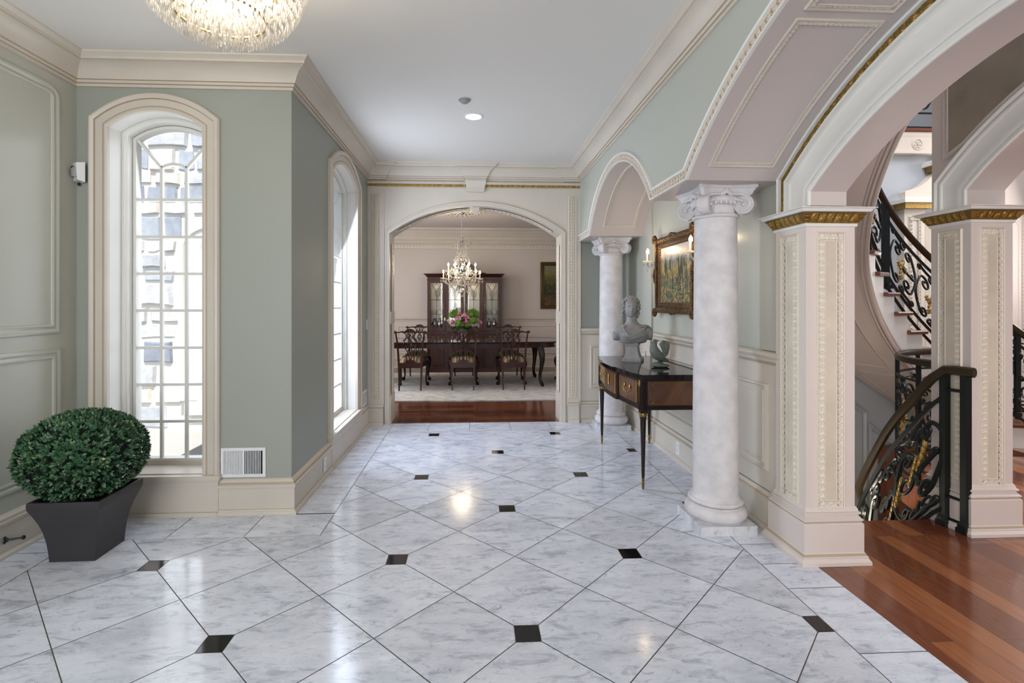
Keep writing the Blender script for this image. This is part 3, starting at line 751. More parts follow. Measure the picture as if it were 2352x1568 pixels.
# frames on the curved soffits
Rb = 2.289; cb = (1.369, .384)
def soff(x0, x1, p0, p1, cy, cz, R, n=16):
    a = [(x0, cy+R*cos(p0+(p1-p0)*i/n), cz+R*sin(p0+(p1-p0)*i/n)) for i in range(n+1)]
    b = [(x1, y, z) for _, y, z in a[::-1]]
    return a+b
mb = MB()
rr = radians
Rb = (BIG['hw']**2+(BIG['zt']-BIG['zs'])**2)/(2*(BIG['zt']-BIG['zs'])); zb_ = BIG['zt']-Rb
def yy(y): return math.acos((y-1.369)/Rb)
for y1, y0 in ((2.775, 2.02), (1.95, .79), (.72, -.03)):
    P = soff(1.35, 1.70, yy(y1), yy(y0), 1.369, zb_, Rb)
    mb.sweep(P, [(-.014, 0), (-.012, .006), (-.004, .008), (0, .003), (.004, .007), (.012, .009), (.016, 0)], lambda p: (V((p[0], 1.369, zb_))-V(p)).normalized(), closed=True, m=0)
    mb.relief(P, lambda p: (V((p[0], 1.369, zb_))-V(p)).normalized(), -.012, .010, .004, egg(.022, .006), .0045, 3, closed=True)
Rs = (SML['hw']**2+(SML['zt']-SML['zs'])**2)/(2*(SML['zt']-SML['zs'])); zs_ = SML['zt']-Rs
def ys(y): return math.acos((y-4.384)/Rs)
P = soff(1.385, 1.70, ys(5.235), ys(3.53), 4.384, zs_, Rs, 30)
mb.sweep(P, [(-.014, 0), (-.012, .008), (-.004, .010), (0, .003), (.004, .009), (.012, .010), (.016, 0)], lambda p: (V((p[0], 4.384, zs_))-V(p)).normalized(), closed=True)
o = mb.build('trim_10', [trim]); struct(o, 'thin beaded panel frames on the undersides of the arcade arches', 'trim')

# inner stepped arch carried on the square piers
IN = dict(c=1.395, hw=1.198, zs=2.0, zt=2.416)
mb = MB(); arch_wall(mb, mp_x, -.08, 2.868, 1.925, 3.3, 1.803, 2.0, [IN], 0, 1, 40)
mb.box(1.84, 2.0, -3.1, -.08, 0, 3.3); mb.box(1.84, 2.0, -.08, .19, 0, 1.93); mb.box(1.856, 2.0, 2.868, 5.87, 2.12, 3.3)
o = mb.build('wall_arcade_inner', [trimw, pink]); struct(o, 'inner stepped arch standing on the square piers', 'wall')
def casing_arch(mb, mbg, x, c, hw, zs, zt, zb, W=.262, n=40, N=NX):
    A = arc(c, hw, zs, zt, n)
    P = [(x, c+hw, zb)]+[(x, a, z) for a, z in A[::-1]]+[(x, c-hw, zb)]
    mb.sweep(P, [(.001, -.002), (.001, .006), (.008, .012), (.020, .012), (.024, .002), (.035, .002), (.038, .010), (.046, .012), (.075, .006), (.120, .003), (.150, .012), (.158, .020), (.170, .022), (.174, .012), (.182, .012), (.186, .024), (.198, .026), (.200, .010)], N, mats=[0]*3+[1]+[0]*4+[0]*9)
    mb.sweep(P, [(W-.020, .0), (W-.020, .030), (W-.012, .036), (W, .030), (W, -.01)], N)
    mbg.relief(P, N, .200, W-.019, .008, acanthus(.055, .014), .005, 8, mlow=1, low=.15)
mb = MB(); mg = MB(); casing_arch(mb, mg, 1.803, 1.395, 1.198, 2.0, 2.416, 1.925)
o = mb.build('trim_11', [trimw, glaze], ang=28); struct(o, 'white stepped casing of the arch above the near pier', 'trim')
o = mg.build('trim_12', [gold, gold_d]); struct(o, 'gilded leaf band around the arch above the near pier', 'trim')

# niche wall with wainscot
mb = MB(); mb.box(1.84, 2.02, 2.902, 5.89, 0, 2.62)
for y0, y1, z0 in ((2.87, 3.10, 1.11), (5.05, 5.89, 0)): mb.box(1.82, 1.85, y0, y1, z0, 2.6)
o = mb.build('wall_niche', sage_l); struct(o, 'sage green wall of the niche behind the columns', 'wall')
RAIL = [(0, -.05), (.006, -.05), (.008, -.036), (.016, -.030), (.018, -.012), (.034, -.004), (.040, .010), (.036, .020), (.028, .026), (.0, .03)]
RM = [0, 1, 0, 0, 0, 0, 0, 0, 0]
def wains(mb, ax, face, a0, a1, N, z0=.24, z1=1.07, panels=(), depth=.012):
    """panelled wainscot; ax 0: wall along x at y=face, ax 1: along y at x=face"""
    P = (lambda a, z, d: (a, face+N[1]*d, z)) if ax == 0 else (lambda a, z, d: (face+N[0]*d, a, z))
    A, B = P(a0, z0, 0), P(a1, z1, depth); mb.box(A[0], B[0], A[1], B[1], z0, z1)
    for b0, b1, c0, c1 in panels:
        L = [P(b0, c0, depth), P(b0, c1, depth), P(b1, c1, depth), P(b1, c0, depth)]
        if V(N).cross(V((0, 0, 1))).dot(V(P(b0, 0, 0))-V(P(b1, 0, 0))) < 0: L = L[::-1]
        mb.sweep(L, [(.0, 0), (-.002, .016), (-.012, .020), (-.020, .014), (-.024, .006), (-.040, .005), (-.048, .012), (-.06, .012)], N, closed=True)
        q0, q1 = P(b0+.06, c0+.06, depth), P(b1-.06, c1-.06, depth+.010); mb.box(q0[0], q1[0], q0[1], q1[1], c0+.06, c1-.06)
mb = MB()
wains(mb, 1, 1.84, 2.87, 5.05, (-1, 0, 0), panels=((3.02, 4.88, .36, .90),))
wains(mb, 1, 1.82, 5.05, 5.89, (-1, 0, 0), panels=((5.16, 5.78, .36, .90),))
wains(mb, 0, 5.89, 1.262, 1.82, (0, -1, 0), panels=((1.38, 1.76, .40, .90),))
mb.sweep([(1.825, 2.87, 1.075), (1.825, 5.05, 1.075), (1.805, 5.05, 1.075), (1.805, 5.875, 1.075), (1.27, 5.875, 1.075)], RAIL, (0, 0, 1), mats=RM)
o = mb.build('trim_13', [trim, glaze], ang=30); struct(o, 'cream panelled wainscot and chair rail of the niche', 'trim')
baseboard('baseboard_niche', [(1.828, 2.87, 0), (1.828, 5.02, 0), (1.808, 5.02, 0), (1.808, 5.878, 0), (1.265, 5.878, 0)], .235, 'cream baseboard along the niche wall', .026)

# ------------------------------------------------------------------ square piers with gilded caps
def pier(name, x0, x1, y0, y1, ztop, zp1, label, group='square piers with carved panels'):
    cx, cy = (x0+x1)/2, (y0+y1)/2; r = empty(name, (cx, cy, 0), 0, label, 'pier', group)
    X0, X1, Y0, Y1 = x0-cx, x1-cx, y0-cy, y1-cy
    loop = [(X0, Y0, 0), (X0, Y1, 0), (X1, Y1, 0), (X1, Y0, 0)]      # outward to the left of travel
    b = MB(); b.box(X0, X1, Y0, Y1, 0, ztop-.02); b.build('shaft', [pierp], r)
    b = MB(); pr = [(0, .30), (.004, .298), (.010, .285), (.012, .274), (.020, .272), (.020, .262), (.012, .258), (.012, .252), (.022, .240), (.028, .236), (.028, .228), (.020, .224), (.024, .218), (.030, .212), (.030, .062), (.034, .058), (.040, .045), (.044, .042), (.044, .034), (.052, .022), (.055, .018), (.055, 0)]
    b.sweep(loop, pr, (0, 0, 1), closed=True, mats=[1 if k in (5, 11, 15) else 0 for k in range(21)]); b.build('base', [pierp, glaze], r, ang=28)
    z = ztop
    b = MB(); b.sweep(loop, [(0, z-.10), (.008, z-.095), (.010, z-.078)], (0, 0, 1), closed=True)
    b.sweep(loop, [(.030, z-.026), (.050, z-.022), (.056, z-.016), (.060, z-.008), (.070, z-.004), (.070, z), (0, z+.002)], (0, 0, 1), closed=True); b.box(X0, X1, Y0, Y1, z-.03, z)
    b.build('cap', [trimw], r, ang=28)
    b = MB()
    fn = acanthus(.045, .012)
    # band leaning outward: lay the relief along slanted normals
    P = resample(loop, .0045, True)
    Pf, S, NN = frame(P, (0, 0, 1), True); k = len(Pf); acc = 0; vs = []; ms = []; fs = []; nt_ = 8
    for i in range(k):
        acc += (Pf[i]-Pf[i-1]).length if i else 0
        for j in range(nt_+1):
            t = -1+2*j/nt_; hh = fn(acc, t); u = j/nt_; vs.append(Pf[i]+S[i]*(.010+.030*u+hh*.75)+V((0, 0, z-.078+.052*u-hh*.35)))
    for i in range(k):
        q = (i+1) % k
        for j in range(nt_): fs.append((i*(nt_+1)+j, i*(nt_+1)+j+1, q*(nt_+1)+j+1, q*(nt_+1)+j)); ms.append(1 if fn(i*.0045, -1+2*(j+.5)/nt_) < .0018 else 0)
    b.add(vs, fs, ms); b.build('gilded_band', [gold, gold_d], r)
    zz0, zz1 = .295, ztop-.135
    for nm, c, ux, N, w in (('carved_panel', (0, Y0, 0), (1, 0, 0), (0, -1, 0), .142), ('carved_panel', (X0, 0, 0), (0, 1, 0), (-1, 0, 0), min(.142, (Y1-Y0)*.62))):
        b = MB(); carved_panel(b, c, ux, w, zz0, zz1, N, .038, .009, .032); h = w/2-.032
        cc = V(c)+V(N)*.0025; p0 = cc-V(ux)*h; p1 = cc+V(ux)*h
        b.add([p0+V((0, 0, zz0+.03)), p1+V((0, 0, zz0+.03)), p1+V((0, 0, zz1-.03)), p0+V((0, 0, zz1-.03))], [(0, 1, 2, 3)], 2)
        b.build(nm, [relief_c, glaze, panelc], r)
    return r
pier('pier', 1.80, 2.075, 2.63, 2.90, 1.915, 1.78, 'cream square pier with carved panels between the plaster column and the stair opening')
pier('pier', 3.022, 3.29, 2.90, 3.165, 1.99, 1.8, 'cream square pier with carved panels beside the iron newel posts')

# wall and arch above the second pier (plane x = 3.04)
IN2 = dict(c=1.78, hw=1.155, zs=2.10, zt=2.58)
mb = MB(); arch_wall(mb, mp_x, .3, 3.175, 1.99, 6.9, 3.036, 3.28, [IN2], 0, 1, 40)
o = mb.build('wall_stair_side', [taupe, pink]); struct(o, 'taupe wall with arch above the pier by the newel posts', 'wall')
mb = MB(); mg = MB(); casing_arch(mb, mg, 3.036, 1.78, 1.155, 2.10, 2.58, 1.99, .20)
# carved frame around the mottled panel: left edge upright, bottom edge follows the arch
A = [(3.036, a, z) for a, z in arc(1.78, 1.155+.36, 2.12, 2.86, 40)]
A = [p for p in A if p[1] <= 3.07]
fr = [(3.036, 3.075, 3.0)]+[(3.036, 3.075, 2.345)]+[p for p in A[::-1] if p[2] > 2.34]
o = mb.build('trim_14', [trimw, glaze], ang=28); struct(o, 'white stepped casing of the arch above the second pier', 'trim')
o = mg.build('trim_15', [gold, gold_d]); struct(o, 'gilded leaf band around the arch above the second pier', 'trim')
mb = MB()
CP = [(3.030, 3.068, 2.335)]+[(3.030, a, z) for a, z in arc(1.78, 1.155+.30, 2.10, 2.80, 40)[::-1] if a < 3.03 and z > 2.36]+[(3.030, .5, 3.2), (3.030, 3.068, 3.2)]
mb.add(CP, [tuple(range(len(CP)))], 0, smooth=False)
mb.sweep(CP, [(-.012, 0), (-.010, .010), (0, .012), (.012, .010), (.014, 0)], NX, closed=True, m=1)
mb.relief(CP, NX, -.010, .010, .010, egg(.02, .006), .005, 3, closed=True, m=1)
o = mb.build('trim_16', [panelt, taupe]); struct(o, 'mottled brown panel in a beaded frame above the second arch', 'trim')

# ------------------------------------------------------------------ plaster columns
def column(loc, label):
    r = empty('column', loc, 0, label, 'column', 'plaster columns with scrolled capitals')
    b = MB(); b.box(-.175, .175, -.175, .175, 0, .056); b.build('plinth', [marble_p], r)
    b = MB(); pr = [(0, .056), (.168, .056)]+[(.150+.036*cos(t), .100+.042*sin(t)) for t in [-1.3+2.6*k/9 for k in range(10)]]+[(.160, .143), (.160, .150)]+[(.148+.018*cos(t), .166+.016*sin(t)) for t in [-1.4+2.8*k/6 for k in range(7)]]+[(.150, .185), (.143, .190), (.138, .20), (.1365, .215)]
    pr += [(.1365-.0105*(i/14)**1.6, .215+(1.93-.215)*i/14) for i in range(1, 15)]
    b.lathe(pr, n=56); b.build('shaft', [plaster], r, ang=40)
    b = MB(); pr = [(.126, 1.93), (.133, 1.932)]+[(.128+.012*cos(t), 1.944+.012*sin(t)) for t in [-1.2+2.4*k/6 for k in range(7)]]+[(.124, 1.958), (.122, 1.985), (.124, 2.01), (.135, 2.018), (.146, 2.03), (.148, 2.045), (.140, 2.06), (0, 2.06)]
    b.lathe(pr, n=48)
    for k in range(28):          # egg and dart on the echinus
        a = 2*pi*k/28
        b.ball((.137*cos(a), .137*sin(a), 2.024), (.011, .011, .019), 8, 6)
        b.ball((.140*cos(a+pi/28), .140*sin(a+pi/28), 2.022), (.004, .004, .016), 5, 4)
    # abacus with concave sides and cut corners
    def abq(s, z):
        pts = []
        for q in range(4):
            for t in [k/10 for k in range(11)]:
                u = -1+2*t; x = u*(s-.014); y = -(s-.034*(1-u*u)*1.0); ca, sa = cos(q*pi/2), sin(q*pi/2)
                pts.append((x*ca-y*sa, x*sa+y*ca, z))
        return pts
    lv = [(.150, 2.055), (.158, 2.060), (.160, 2.066), (.164, 2.070), (.168, 2.084), (.176, 2.094), (.178, 2.100), (.186, 2.104), (.186, 2.120)]
    vs = []; 
    for s_, z in lv: vs += abq(s_, z)
    n = 44; fs = []
    for i in range(len(lv)-1):
        for j in range(n): fs.append((i*n+j, i*n+(j+1) % n, (i+1)*n+(j+1) % n, (i+1)*n+j))
    fs += [tuple(range(n)), tuple((len(lv)-1)*n+j for j in range(n))]
    b.add(vs, fs)
    # fleuron in the middle of each side
    for q in range(4):
        b.M = Matrix.Rotation(q*pi/2, 4, 'Z')
        for t in range(-2, 3): b.ball((t*.014, -.140-.004*(2-abs(t)), 2.086-.008*abs(t)), (.010, .010, .020), 7, 5)
        b.ball((0, -.146, 2.086), .012, 7, 5)
        # leaf runs toward the scrolls
        for sg in (-1, 1):
            for k in range(5): b.ball((sg*(.045+.013*k), -.130-.003*k, 2.044-.004*k), (.010, .008, .013-.001*k), 6, 5)
            b.tube([(sg*.03, -.142, 2.066), (sg*.08, -.150, 2.066), (sg*.115, -.150, 2.058)], .008, 6)
    b.M = None
    b.build('capital', [plaster], r, ang=40)
    # corner scrolls
    for q in range(4):
        a = pi/4+q*pi/2; b = MB()
        b.M = Matrix.Translation((.176*cos(a), .176*sin(a), 2.004)) @ Matrix.Rotation(a, 4, 'Z') @ Matrix.Rotation(pi/2, 4, 'X')
        # disc in local x (outward) y (up); z = thickness; splayed like an angle volute
        b.lathe([(0, -.026), (.050, -.030), (.058, -.026), (.056, 0), (.058, .026), (.050, .030), (0, .026)], n=36)
        for sg in (-1, 1):
            sp = []
            for k in range(70):
                t = k/69; an = pi*.55-t*2*pi*2.4; rad = .055*(1-t)**1.0*.88+.008
                sp.append((rad*cos(an), rad*sin(an), sg*(.028+.006*t)))
            b.tube(sp, [.0065-.003*k/69 for k in range(70)], 6)
            b.ball((0, 0, sg*.034), (.011, .011, .009), 10, 6)
        b.tube([(-.05, .045, 0), (-.02, .062, 0), (.02, .058, 0)], .016, 6)
        b.build('scroll', [plaster], r, ang=40)
    return r
col1 = column((1.54, 3.12, 0), 'nearer plaster column with scrolled capital, standing in front of the framed garden painting')
col2 = dup(col1, (1.553, 5.585, 0), 0, 'farther plaster column with scrolled capital, standing behind the stone bust')
# ------------------------------------------------------------------ dining room shell
mb = MB(); mb.box(-3.1, 2.9, 10.9, 11.1, 0, 3.0)
wains(mb, 0, 10.9, -2.9, 2.7, (0, -1, 0), .2, 1.0, panels=((-2.7, -1.75, .30, .90), (-1.62, -.98, .30, .90), (.66, 2.55, .30, .90)))
o = mb.build('wall_dining_back', [dwall]); struct(o, 'warm cream dining room wall behind the china cabinet', 'wall')
mb = MB(); mb.box(-3.1, -2.9, 6.2, 11.1, 0, 3.0); mb.box(-3.1, -1.49, 6.1, 6.3, 0, 3.0)
o = mb.build('wall_dining_left', dwall); struct(o, 'cream left wall of the dining room', 'wall')
mb = MB(); mb.box(2.7, 2.9, 6.2, 11.1, 0, 3.0); mb.box(2.02, 2.9, 6.1, 6.3, 0, 3.0)
o = mb.build('wall_dining_right', dwall); struct(o, 'cream right wall of the dining room', 'wall')
mb = MB(); mb.box(-3.1, 2.9, 6.2, 11.1, 3.0, 3.12)
o = mb.build('ceiling', dceil); struct(o, 'pale lilac-grey dining room ceiling', 'ceiling')
mb = MB(); room = [(2.7, 6.3, 0), (2.7, 10.9, 0), (-2.9, 10.9, 0), (-2.9, 6.3, 0)]
rm = lambda z: [(x, y, z) for x, y, _ in room]
mb.sweep(rm(0), [(.0, 2.56), (.012, 2.565), (.016, 2.60), (.03, 2.615), (.03, 2.66), (.05, 2.675), (.052, 2.74), (.07, 2.75), (.07, 2.79), (.085, 2.80), (.11, 2.86), (.13, 2.88), (.15, 2.94), (.19, 2.96), (.2, 3.0)], (0, 0, 1))
mb.sweep(rm(0), [(.012, .995), (.018, 1.0), (.02, 1.03), (.045, 1.045), (.045, 1.065), (.0, 1.075)], (0, 0, 1))
o = mb.build('trim_17', [trim], ang=28); struct(o, 'layered cornice and chair rail of the dining room', 'trim')
mb = MB(); pr = [(2.7, 10.9), (-2.9, 10.9)]
for z0, y, A, L in ((2.605, 10.868, .012, .07), (2.575, 10.882, .010, .03), (2.80, 10.825, .016, .085), (2.755, 10.825, .012, .035)):
    mb.relief([(2.5, y, z0), (-2.7, y, z0)], (0, -1, 0), -.028 if L > .05 else -.012, .028 if L > .05 else .012, .0, egg(L, A), L/7, 4, m=0, mlow=1, low=.3)
o = mb.build('trim_18', [relief_c, glaze]); struct(o, 'carved egg bands in the dining room cornice', 'trim')
baseboard('baseboard_dining', [(2.69, 10.888, 0), (-2.89, 10.888, 0)], .22, 'cream baseboard of the dining room back wall', .03)
# rug
mb = MB(); mb.box(-2.2, 2.0, 7.16, 10.05, .0, .0112)
o = mb.build('area_rug', rugm); tag(o, 'mottled ivory and grey rug under the dining table', 'rug')

# ------------------------------------------------------------------ dining chairs
def cabriole(b, x, y, h, dx, dy, r=.03, foot=.03, m=0):
    """leg from z=h to the floor, knee pushed outward along (dx, dy)"""
    d = V((dx, dy, 0)).normalized()
    prof = [(1.0, .0, 1.15), (.92, .018, 1.25), (.82, .030, 1.1), (.68, .022, .82), (.5, .002, .62), (.32, -.012, .48), (.18, -.008, .42), (.11, .006, .5), (.06, .016, .75)]
    b.tube([(x+d.x*o_*(h/.42), y+d.y*o_*(h/.42), h*t) for t, o_, _ in prof], [r*k for _, _, k in prof], 10, m)
    b.ball((x+d.x*.020*(h/.42), y+d.y*.020*(h/.42), foot), (foot*1.02, foot*1.02, foot), 12, 8, m)
    for k in range(4):
        a = atan2(d.y, d.x)+(-1.5+k)*.75
        c = V((x+d.x*.020*(h/.42), y+d.y*.020*(h/.42), 0))
        b.tube([c+V((cos(a)*foot*.5, sin(a)*foot*.5, foot*2.1)), c+V((cos(a)*foot*1.02, sin(a)*foot*1.02, foot*1.5)), c+V((cos(a)*foot*1.12, sin(a)*foot*1.12, foot*.6)), c+V((cos(a)*foot*.95, sin(a)*foot*.95, .003))], foot*.22, 6, m)
def chair(loc, rz, label, group):
    r = empty('dining_chair', loc, rz, label, 'chair', group)
    by = lambda z: -.235-.09*max(0, z-.40)-.05*max(0, .40-z)    # back plane
    # stiles with rear legs
    for sx in (-1, 1):
        b = MB(); P = [(sx*.170, by(0)-.02, 0), (sx*.174, by(.2), .2), (sx*.180, by(.42), .42), (sx*.190, by(.6), .6), (sx*.203, by(.78), .78), (sx*.222, by(.91), .91)]
        b.tube(P, [.015, .019, .023, .019, .017, .015], 4, up=(0, 1, 0)); b.build('leg', mahog, r)
    # crest rail
    b = MB(); top = [(-.250, .932), (-.240, .945), (-.222, .944), (-.20, .932), (-.17, .932), (-.135, .945), (-.10, .944), (-.085, .934), (-.075, .950), (-.045, .972), (0, .981)]
    bot = [(-.252, .918), (-.240, .906), (-.215, .905), (-.19, .912), (-.16, .914), (-.13, .922), (-.10, .915), (-.08, .90), (-.06, .905), (-.035, .918), (0, .922)]
    top += [(-x, z) for x, z in top[-2::-1]]; bot += [(-x, z) for x, z in bot[-2::-1]]
    n = len(top); vs = []
    for i in range(n):
        (x, zt), (_, zb) = top[i], bot[i]; y = by(.93); cr = -.018*(1-(x/.25)**2)
        vs += [(x, y+cr-.012, zb), (x, y+cr-.016, (zt+zb)/2), (x, y+cr-.010, zt), (x, y+cr+.010, zt), (x, y+cr+.014, (zt+zb)/2), (x, y+cr+.012, zb)]
    fs = []
    for i in range(n-1):
        for j in range(6): fs.append((i*6+j, i*6+(j+1) % 6, (i+1)*6+(j+1) % 6, (i+1)*6+j))
    fs += [tuple(range(6)), tuple((n-1)*6+j for j in range(6))]
    b.add(vs, fs)
    for sx in (-1, 1): b.ball((sx*.240, by(.93)-.004, .927), (.020, .017, .020), 10, 7)
    b.build('crest_rail', mahog, r)
    # pierced splat
    b = MB()
    def rib(pts, rad=.0085, mir=True):
        for sg in ((1, -1) if mir else (1,)):
            P = [(sg*x, by(z)-.008*(1-(x/.2)**2), z) for x, z in pts]
            b.tube(P, rad, 6, up=(0, 1, 0), flat=1.0)
    def crv(pts, k=5):
        out = []
        for i in range(len(pts)-1):
            p0 = pts[max(0, i-1)]; p1, p2 = pts[i], pts[i+1]; p3 = pts[min(len(pts)-1, i+2)]
            for j in range(k):
                t = j/k; out.append(tuple(.5*((2*p1[q])+(-p0[q]+p2[q])*t+(2*p0[q]-5*p1[q]+4*p2[q]-p3[q])*t*t+(-p0[q]+3*p1[q]-3*p2[q]+p3[q])*t**3) for q in range(len(p1))))
        return out+[pts[-1]]
    rib(crv([(.068, .905), (.060, .86), (.075, .82), (.105, .80), (.090, .79)]))
    rib(crv([(.020, .92), (.045, .885), (.040, .84), (.012, .81), (.002, .79)]))
    rib(crv([(0, .90), (.022, .86), (.062, .82), (.088, .78), (.098, .74), (.085, .70), (.060, .685), (.05, .71), (.068, .73)]))
    rib(crv([(0, .80), (.028, .775), (.034, .745), (.022, .71), (.018, .67), (.032, .63), (.048, .58), (.056, .53), (.06, .47)]), .010)
    rib(crv([(.092, .715), (.078, .67), (.050, .63), (.030, .59), (.018, .54), (.012, .47)]))
    rib(crv([(0, .92), (0, .85), (0, .80)]), .008, False)
    rib(crv([(.0, .70), (.010, .73), (.012, .76), (0, .785)]), .007)
    y = by(.45)
    b.add([(x, y+d, z) for d in (-.011, .011) for x, z in ((-.085, .43), (.085, .43), (.078, .46), (.060, .485), (.02, .478), (0, .50), (-.02, .478), (-.060, .485), (-.078, .46))], [tuple(range(9)), tuple(range(17, 8, -1))]+[(i, (i+1) % 9, 9+(i+1) % 9, 9+i) for i in range(9)], 0, smooth=False)
    b.build('splat', mahog, r)
    # seat frame
    b = MB()
    b.box(-.175, .175, -.262, -.235, .355, .435)
    P = [(-.18, -.24), (-.235, .22), (.235, .22), (.18, -.24)]
    for i in range(3):
        (x0, y0), (x1, y1) = P[i], P[i+1]; d = V((x1-x0, y1-y0, 0)); nn = V((d.y, -d.x, 0)).normalized()*.012
        q = [(x0+nn.x, y0+nn.y), (x1+nn.x, y1+nn.y), (x1-nn.x, y1-nn.y), (x0-nn.x, y0-nn.y)]; b.prism(q, .365, .432)
    b.build('seat_rail', mahog, r)
    b = MB(); nx, ny = 12, 10; vs = []; fs = []
    for j in range(ny+1):
        v = j/ny; yv = -.232+.452*v; hw = .172+.058*v
        for i in range(nx+1):
            u = -1+2*i/nx; e = (1-abs(u)**3.2)*(1-abs(2*v-1)**3.2); vs.append((u*hw, yv, .430+.085*max(0, e)**.55))
    for j in range(ny):
        for i in range(nx): a = j*(nx+1)+i; fs.append((a, a+1, a+nx+2, a+nx+1))
    b.add(vs, fs); b.build('seat_cushion', stripem, r)
    for sx in (-1, 1):
        b = MB(); cabriole(b, sx*.215, .205, .41, sx*.6, 1.0, .032, .028); b.build('leg', mahog_d, r)
    return r
ch = chair((-.165, 8.25, .012), 0, 'carved mahogany dining chair seen from behind, directly in front of the flower vase', 'dining chairs on the near side of the table')
dup(ch, (-1.0, 8.25, .012), 0, 'carved mahogany dining chair seen from behind, nearest the left jamb of the archway', 'dining chairs on the near side of the table')
dup(ch, (.645, 8.25, .012), 0, 'carved mahogany dining chair seen from behind, beside the exposed table legs', 'dining chairs on the near side of the table')
dup(ch, (-1.02, 9.28, .012), pi, 'carved dining chair across the table, before the left end of the china cabinet', 'dining chairs on the far side of the table')
dup(ch, (-.18, 9.28, .012), pi, 'carved dining chair across the table, mostly hidden behind the flower vase', 'dining chairs on the far side of the table')
dup(ch, (.66, 9.28, .012), pi, 'carved dining chair across the table, before the right end of the china cabinet', 'dining chairs on the far side of the table')
dup(ch, (1.72, 8.78, .012), pi/2, 'dining chair at the right head of the table, under the forest painting', 'dining chairs at the heads of the table')
dup(ch, (-2.02, 8.75, .012), -pi/2, 'dining chair at the left head of the table, mostly hidden by the archway jamb', 'dining chairs at the heads of the table')

# ------------------------------------------------------------------ dining table
r = empty('dining_table', (-.20, 8.76, .012), 0, 'long dark mahogany dining table with a polished top and carved curved legs', 'table')
def boat(sx, sy, n=64):
    out = []
    for i in range(n):
        a = 2*pi*i/n; c_, s_ = cos(a), sin(a); x = abs(c_)**.28*(1 if c_ > 0 else -1); y = abs(s_)**.45*(1 if s_ > 0 else -1)
        out.append((x*sx, y*sy*(1-.05*abs(x)**2)))
    return out
b = MB(); b.prism(boat(1.72, .545), .722, .744); b.build('tabletop', tablew, r)
b = MB(); P = [(x, y, .733) for x, y in boat(1.725, .55, 220)]
nv = lambda s, t: .006*(.5+.5*sin(s*2*pi/.035+t*1.5))
b.sweep(P[::-1], [(0, -.013), (.006, -.012), (.012, 0), (.006, .012), (0, .013)], (0, 0, 1), closed=True)
for i in range(0, len(P)): b.ball(P[i], (.014, .014, .011), 6, 4)
b.build('rope_edge', mahog_d, r)
b = MB(); b.prism(boat(1.60, .47), .64, .722); b.prism(boat(1.615, .48), .64, .652); b.build('apron', mahog, r)
for sx, sy in ((1, -1), (1, 1), (-1, -1), (-1, 1)):
    b = MB(); x, y = (1.31 if sx > 0 else -1.31), sy*.45
    prof = [(.66, 0, .050), (.62, .012, .056), (.54, .05, .052), (.44, .06, .042), (.32, .035, .032), (.20, .0, .027), (.12, .0, .026), (.07, .03, .030), (.035, .06, .034), (.018, .07, .018), (.0, .07, .014)]
    d = V((.55*sx, sy*.9, 0)).normalized()
    b.tube([(x+d.x*o_, y+d.y*o_, z) for z, o_, _ in prof], [k for _, _, k in prof], 12)
    for k in range(5): b.ball((x+d.x*(.045+.006*k)+.0, y+d.y*(.045+.006*k), .62-.045*k), (.026-.003*k, .026-.003*k, .03), 8, 6)
    for s2 in (-1, 1): b.tube([(x-s2*d.y*.05, y+s2*d.x*.05, .64), (x-s2*d.y*.06+d.x*.02, y+s2*d.x*.06+d.y*.02, .60), (x-s2*d.y*.03+d.x*.04, y+s2*d.x*.03+d.y*.04, .55)], [.02, .018, .008], 8)
    b.build('leg', mahog_d, r)

# ------------------------------------------------------------------ china cabinet
CX, CF = -.19, 10.36
r = empty('china_cabinet', (CX, 10.36, 0), 0, 'tall dark mahogany china cabinet with gothic glazed doors against the back wall', 'cabinet')
b = MB()
b.box(-.775, .775, .02, .49, .0, .09); b.box(-.79, .79, .0, .49, .0, .05)
b.box(-.765, .765, .02, .49, .09, .755); b.box(-.40, .40, -.01, .02, .06, .755)
b.box(-.79, .79, -.015, .50, .755, .775); b.box(-.42, .42, -.035, .0, .755, .775); b.box(-.775, .775, 0, .5, .775, .795)
b.build('base', burl, r)
b = MB()
b.box(-.765, -.735, .09, .49, .795, 1.90); b.box(.735, .765, .09, .49, .795, 1.90); b.box(-.765, .765, .09, .49, 1.86, 1.90); b.box(-.765, .765, .09, .49, .795, .82)
b.box(-.765, .765, .475, .495, .795, 1.9)
for x in (-.39, .39): b.box(x-.012, x+.012, .09, .49, .82, 1.87)
b.build('carcass', burl, r)
b = MB(); b.box(-.735, .735, .47, .475, .82, 1.86); b.build('mirror_back', mirror, r)
b = MB()
L = [(-.765, .49, 0), (-.765, .08, 0), (-.42, .08, 0), (-.42, .055, 0), (.42, .055, 0), (.42, .08, 0), (.765, .08, 0), (.765, .49, 0)]
b.sweep(L[::-1], [(0, 1.87), (.006, 1.872), (.006, 1.885), (0, 1.89), (0, 1.93), (.01, 1.935), (.02, 1.95), (.05, 1.985), (.068, 1.99), (.072, 2.003), (-.02, 2.005)], (0, 0, 1))
b.box(-.76, .76, .1, .49, 1.88, 2.0); b.box(-.42, .42, .06, .3, 1.88, 2.0)
b.build('cornice', burl, r)
b = MB(); out = [(-.44, 2.0), (-.44, 2.025), (-.34, 2.03), (-.27, 2.065), (-.22, 2.125), (-.17, 2.185), (-.09, 2.225), (0, 2.235)]
out += [(-x, z) for x, z in out[-2::-1]]; inn = [(x*.80, 2.0+(z-2.0)*.76) for x, z in out]; n = len(out)
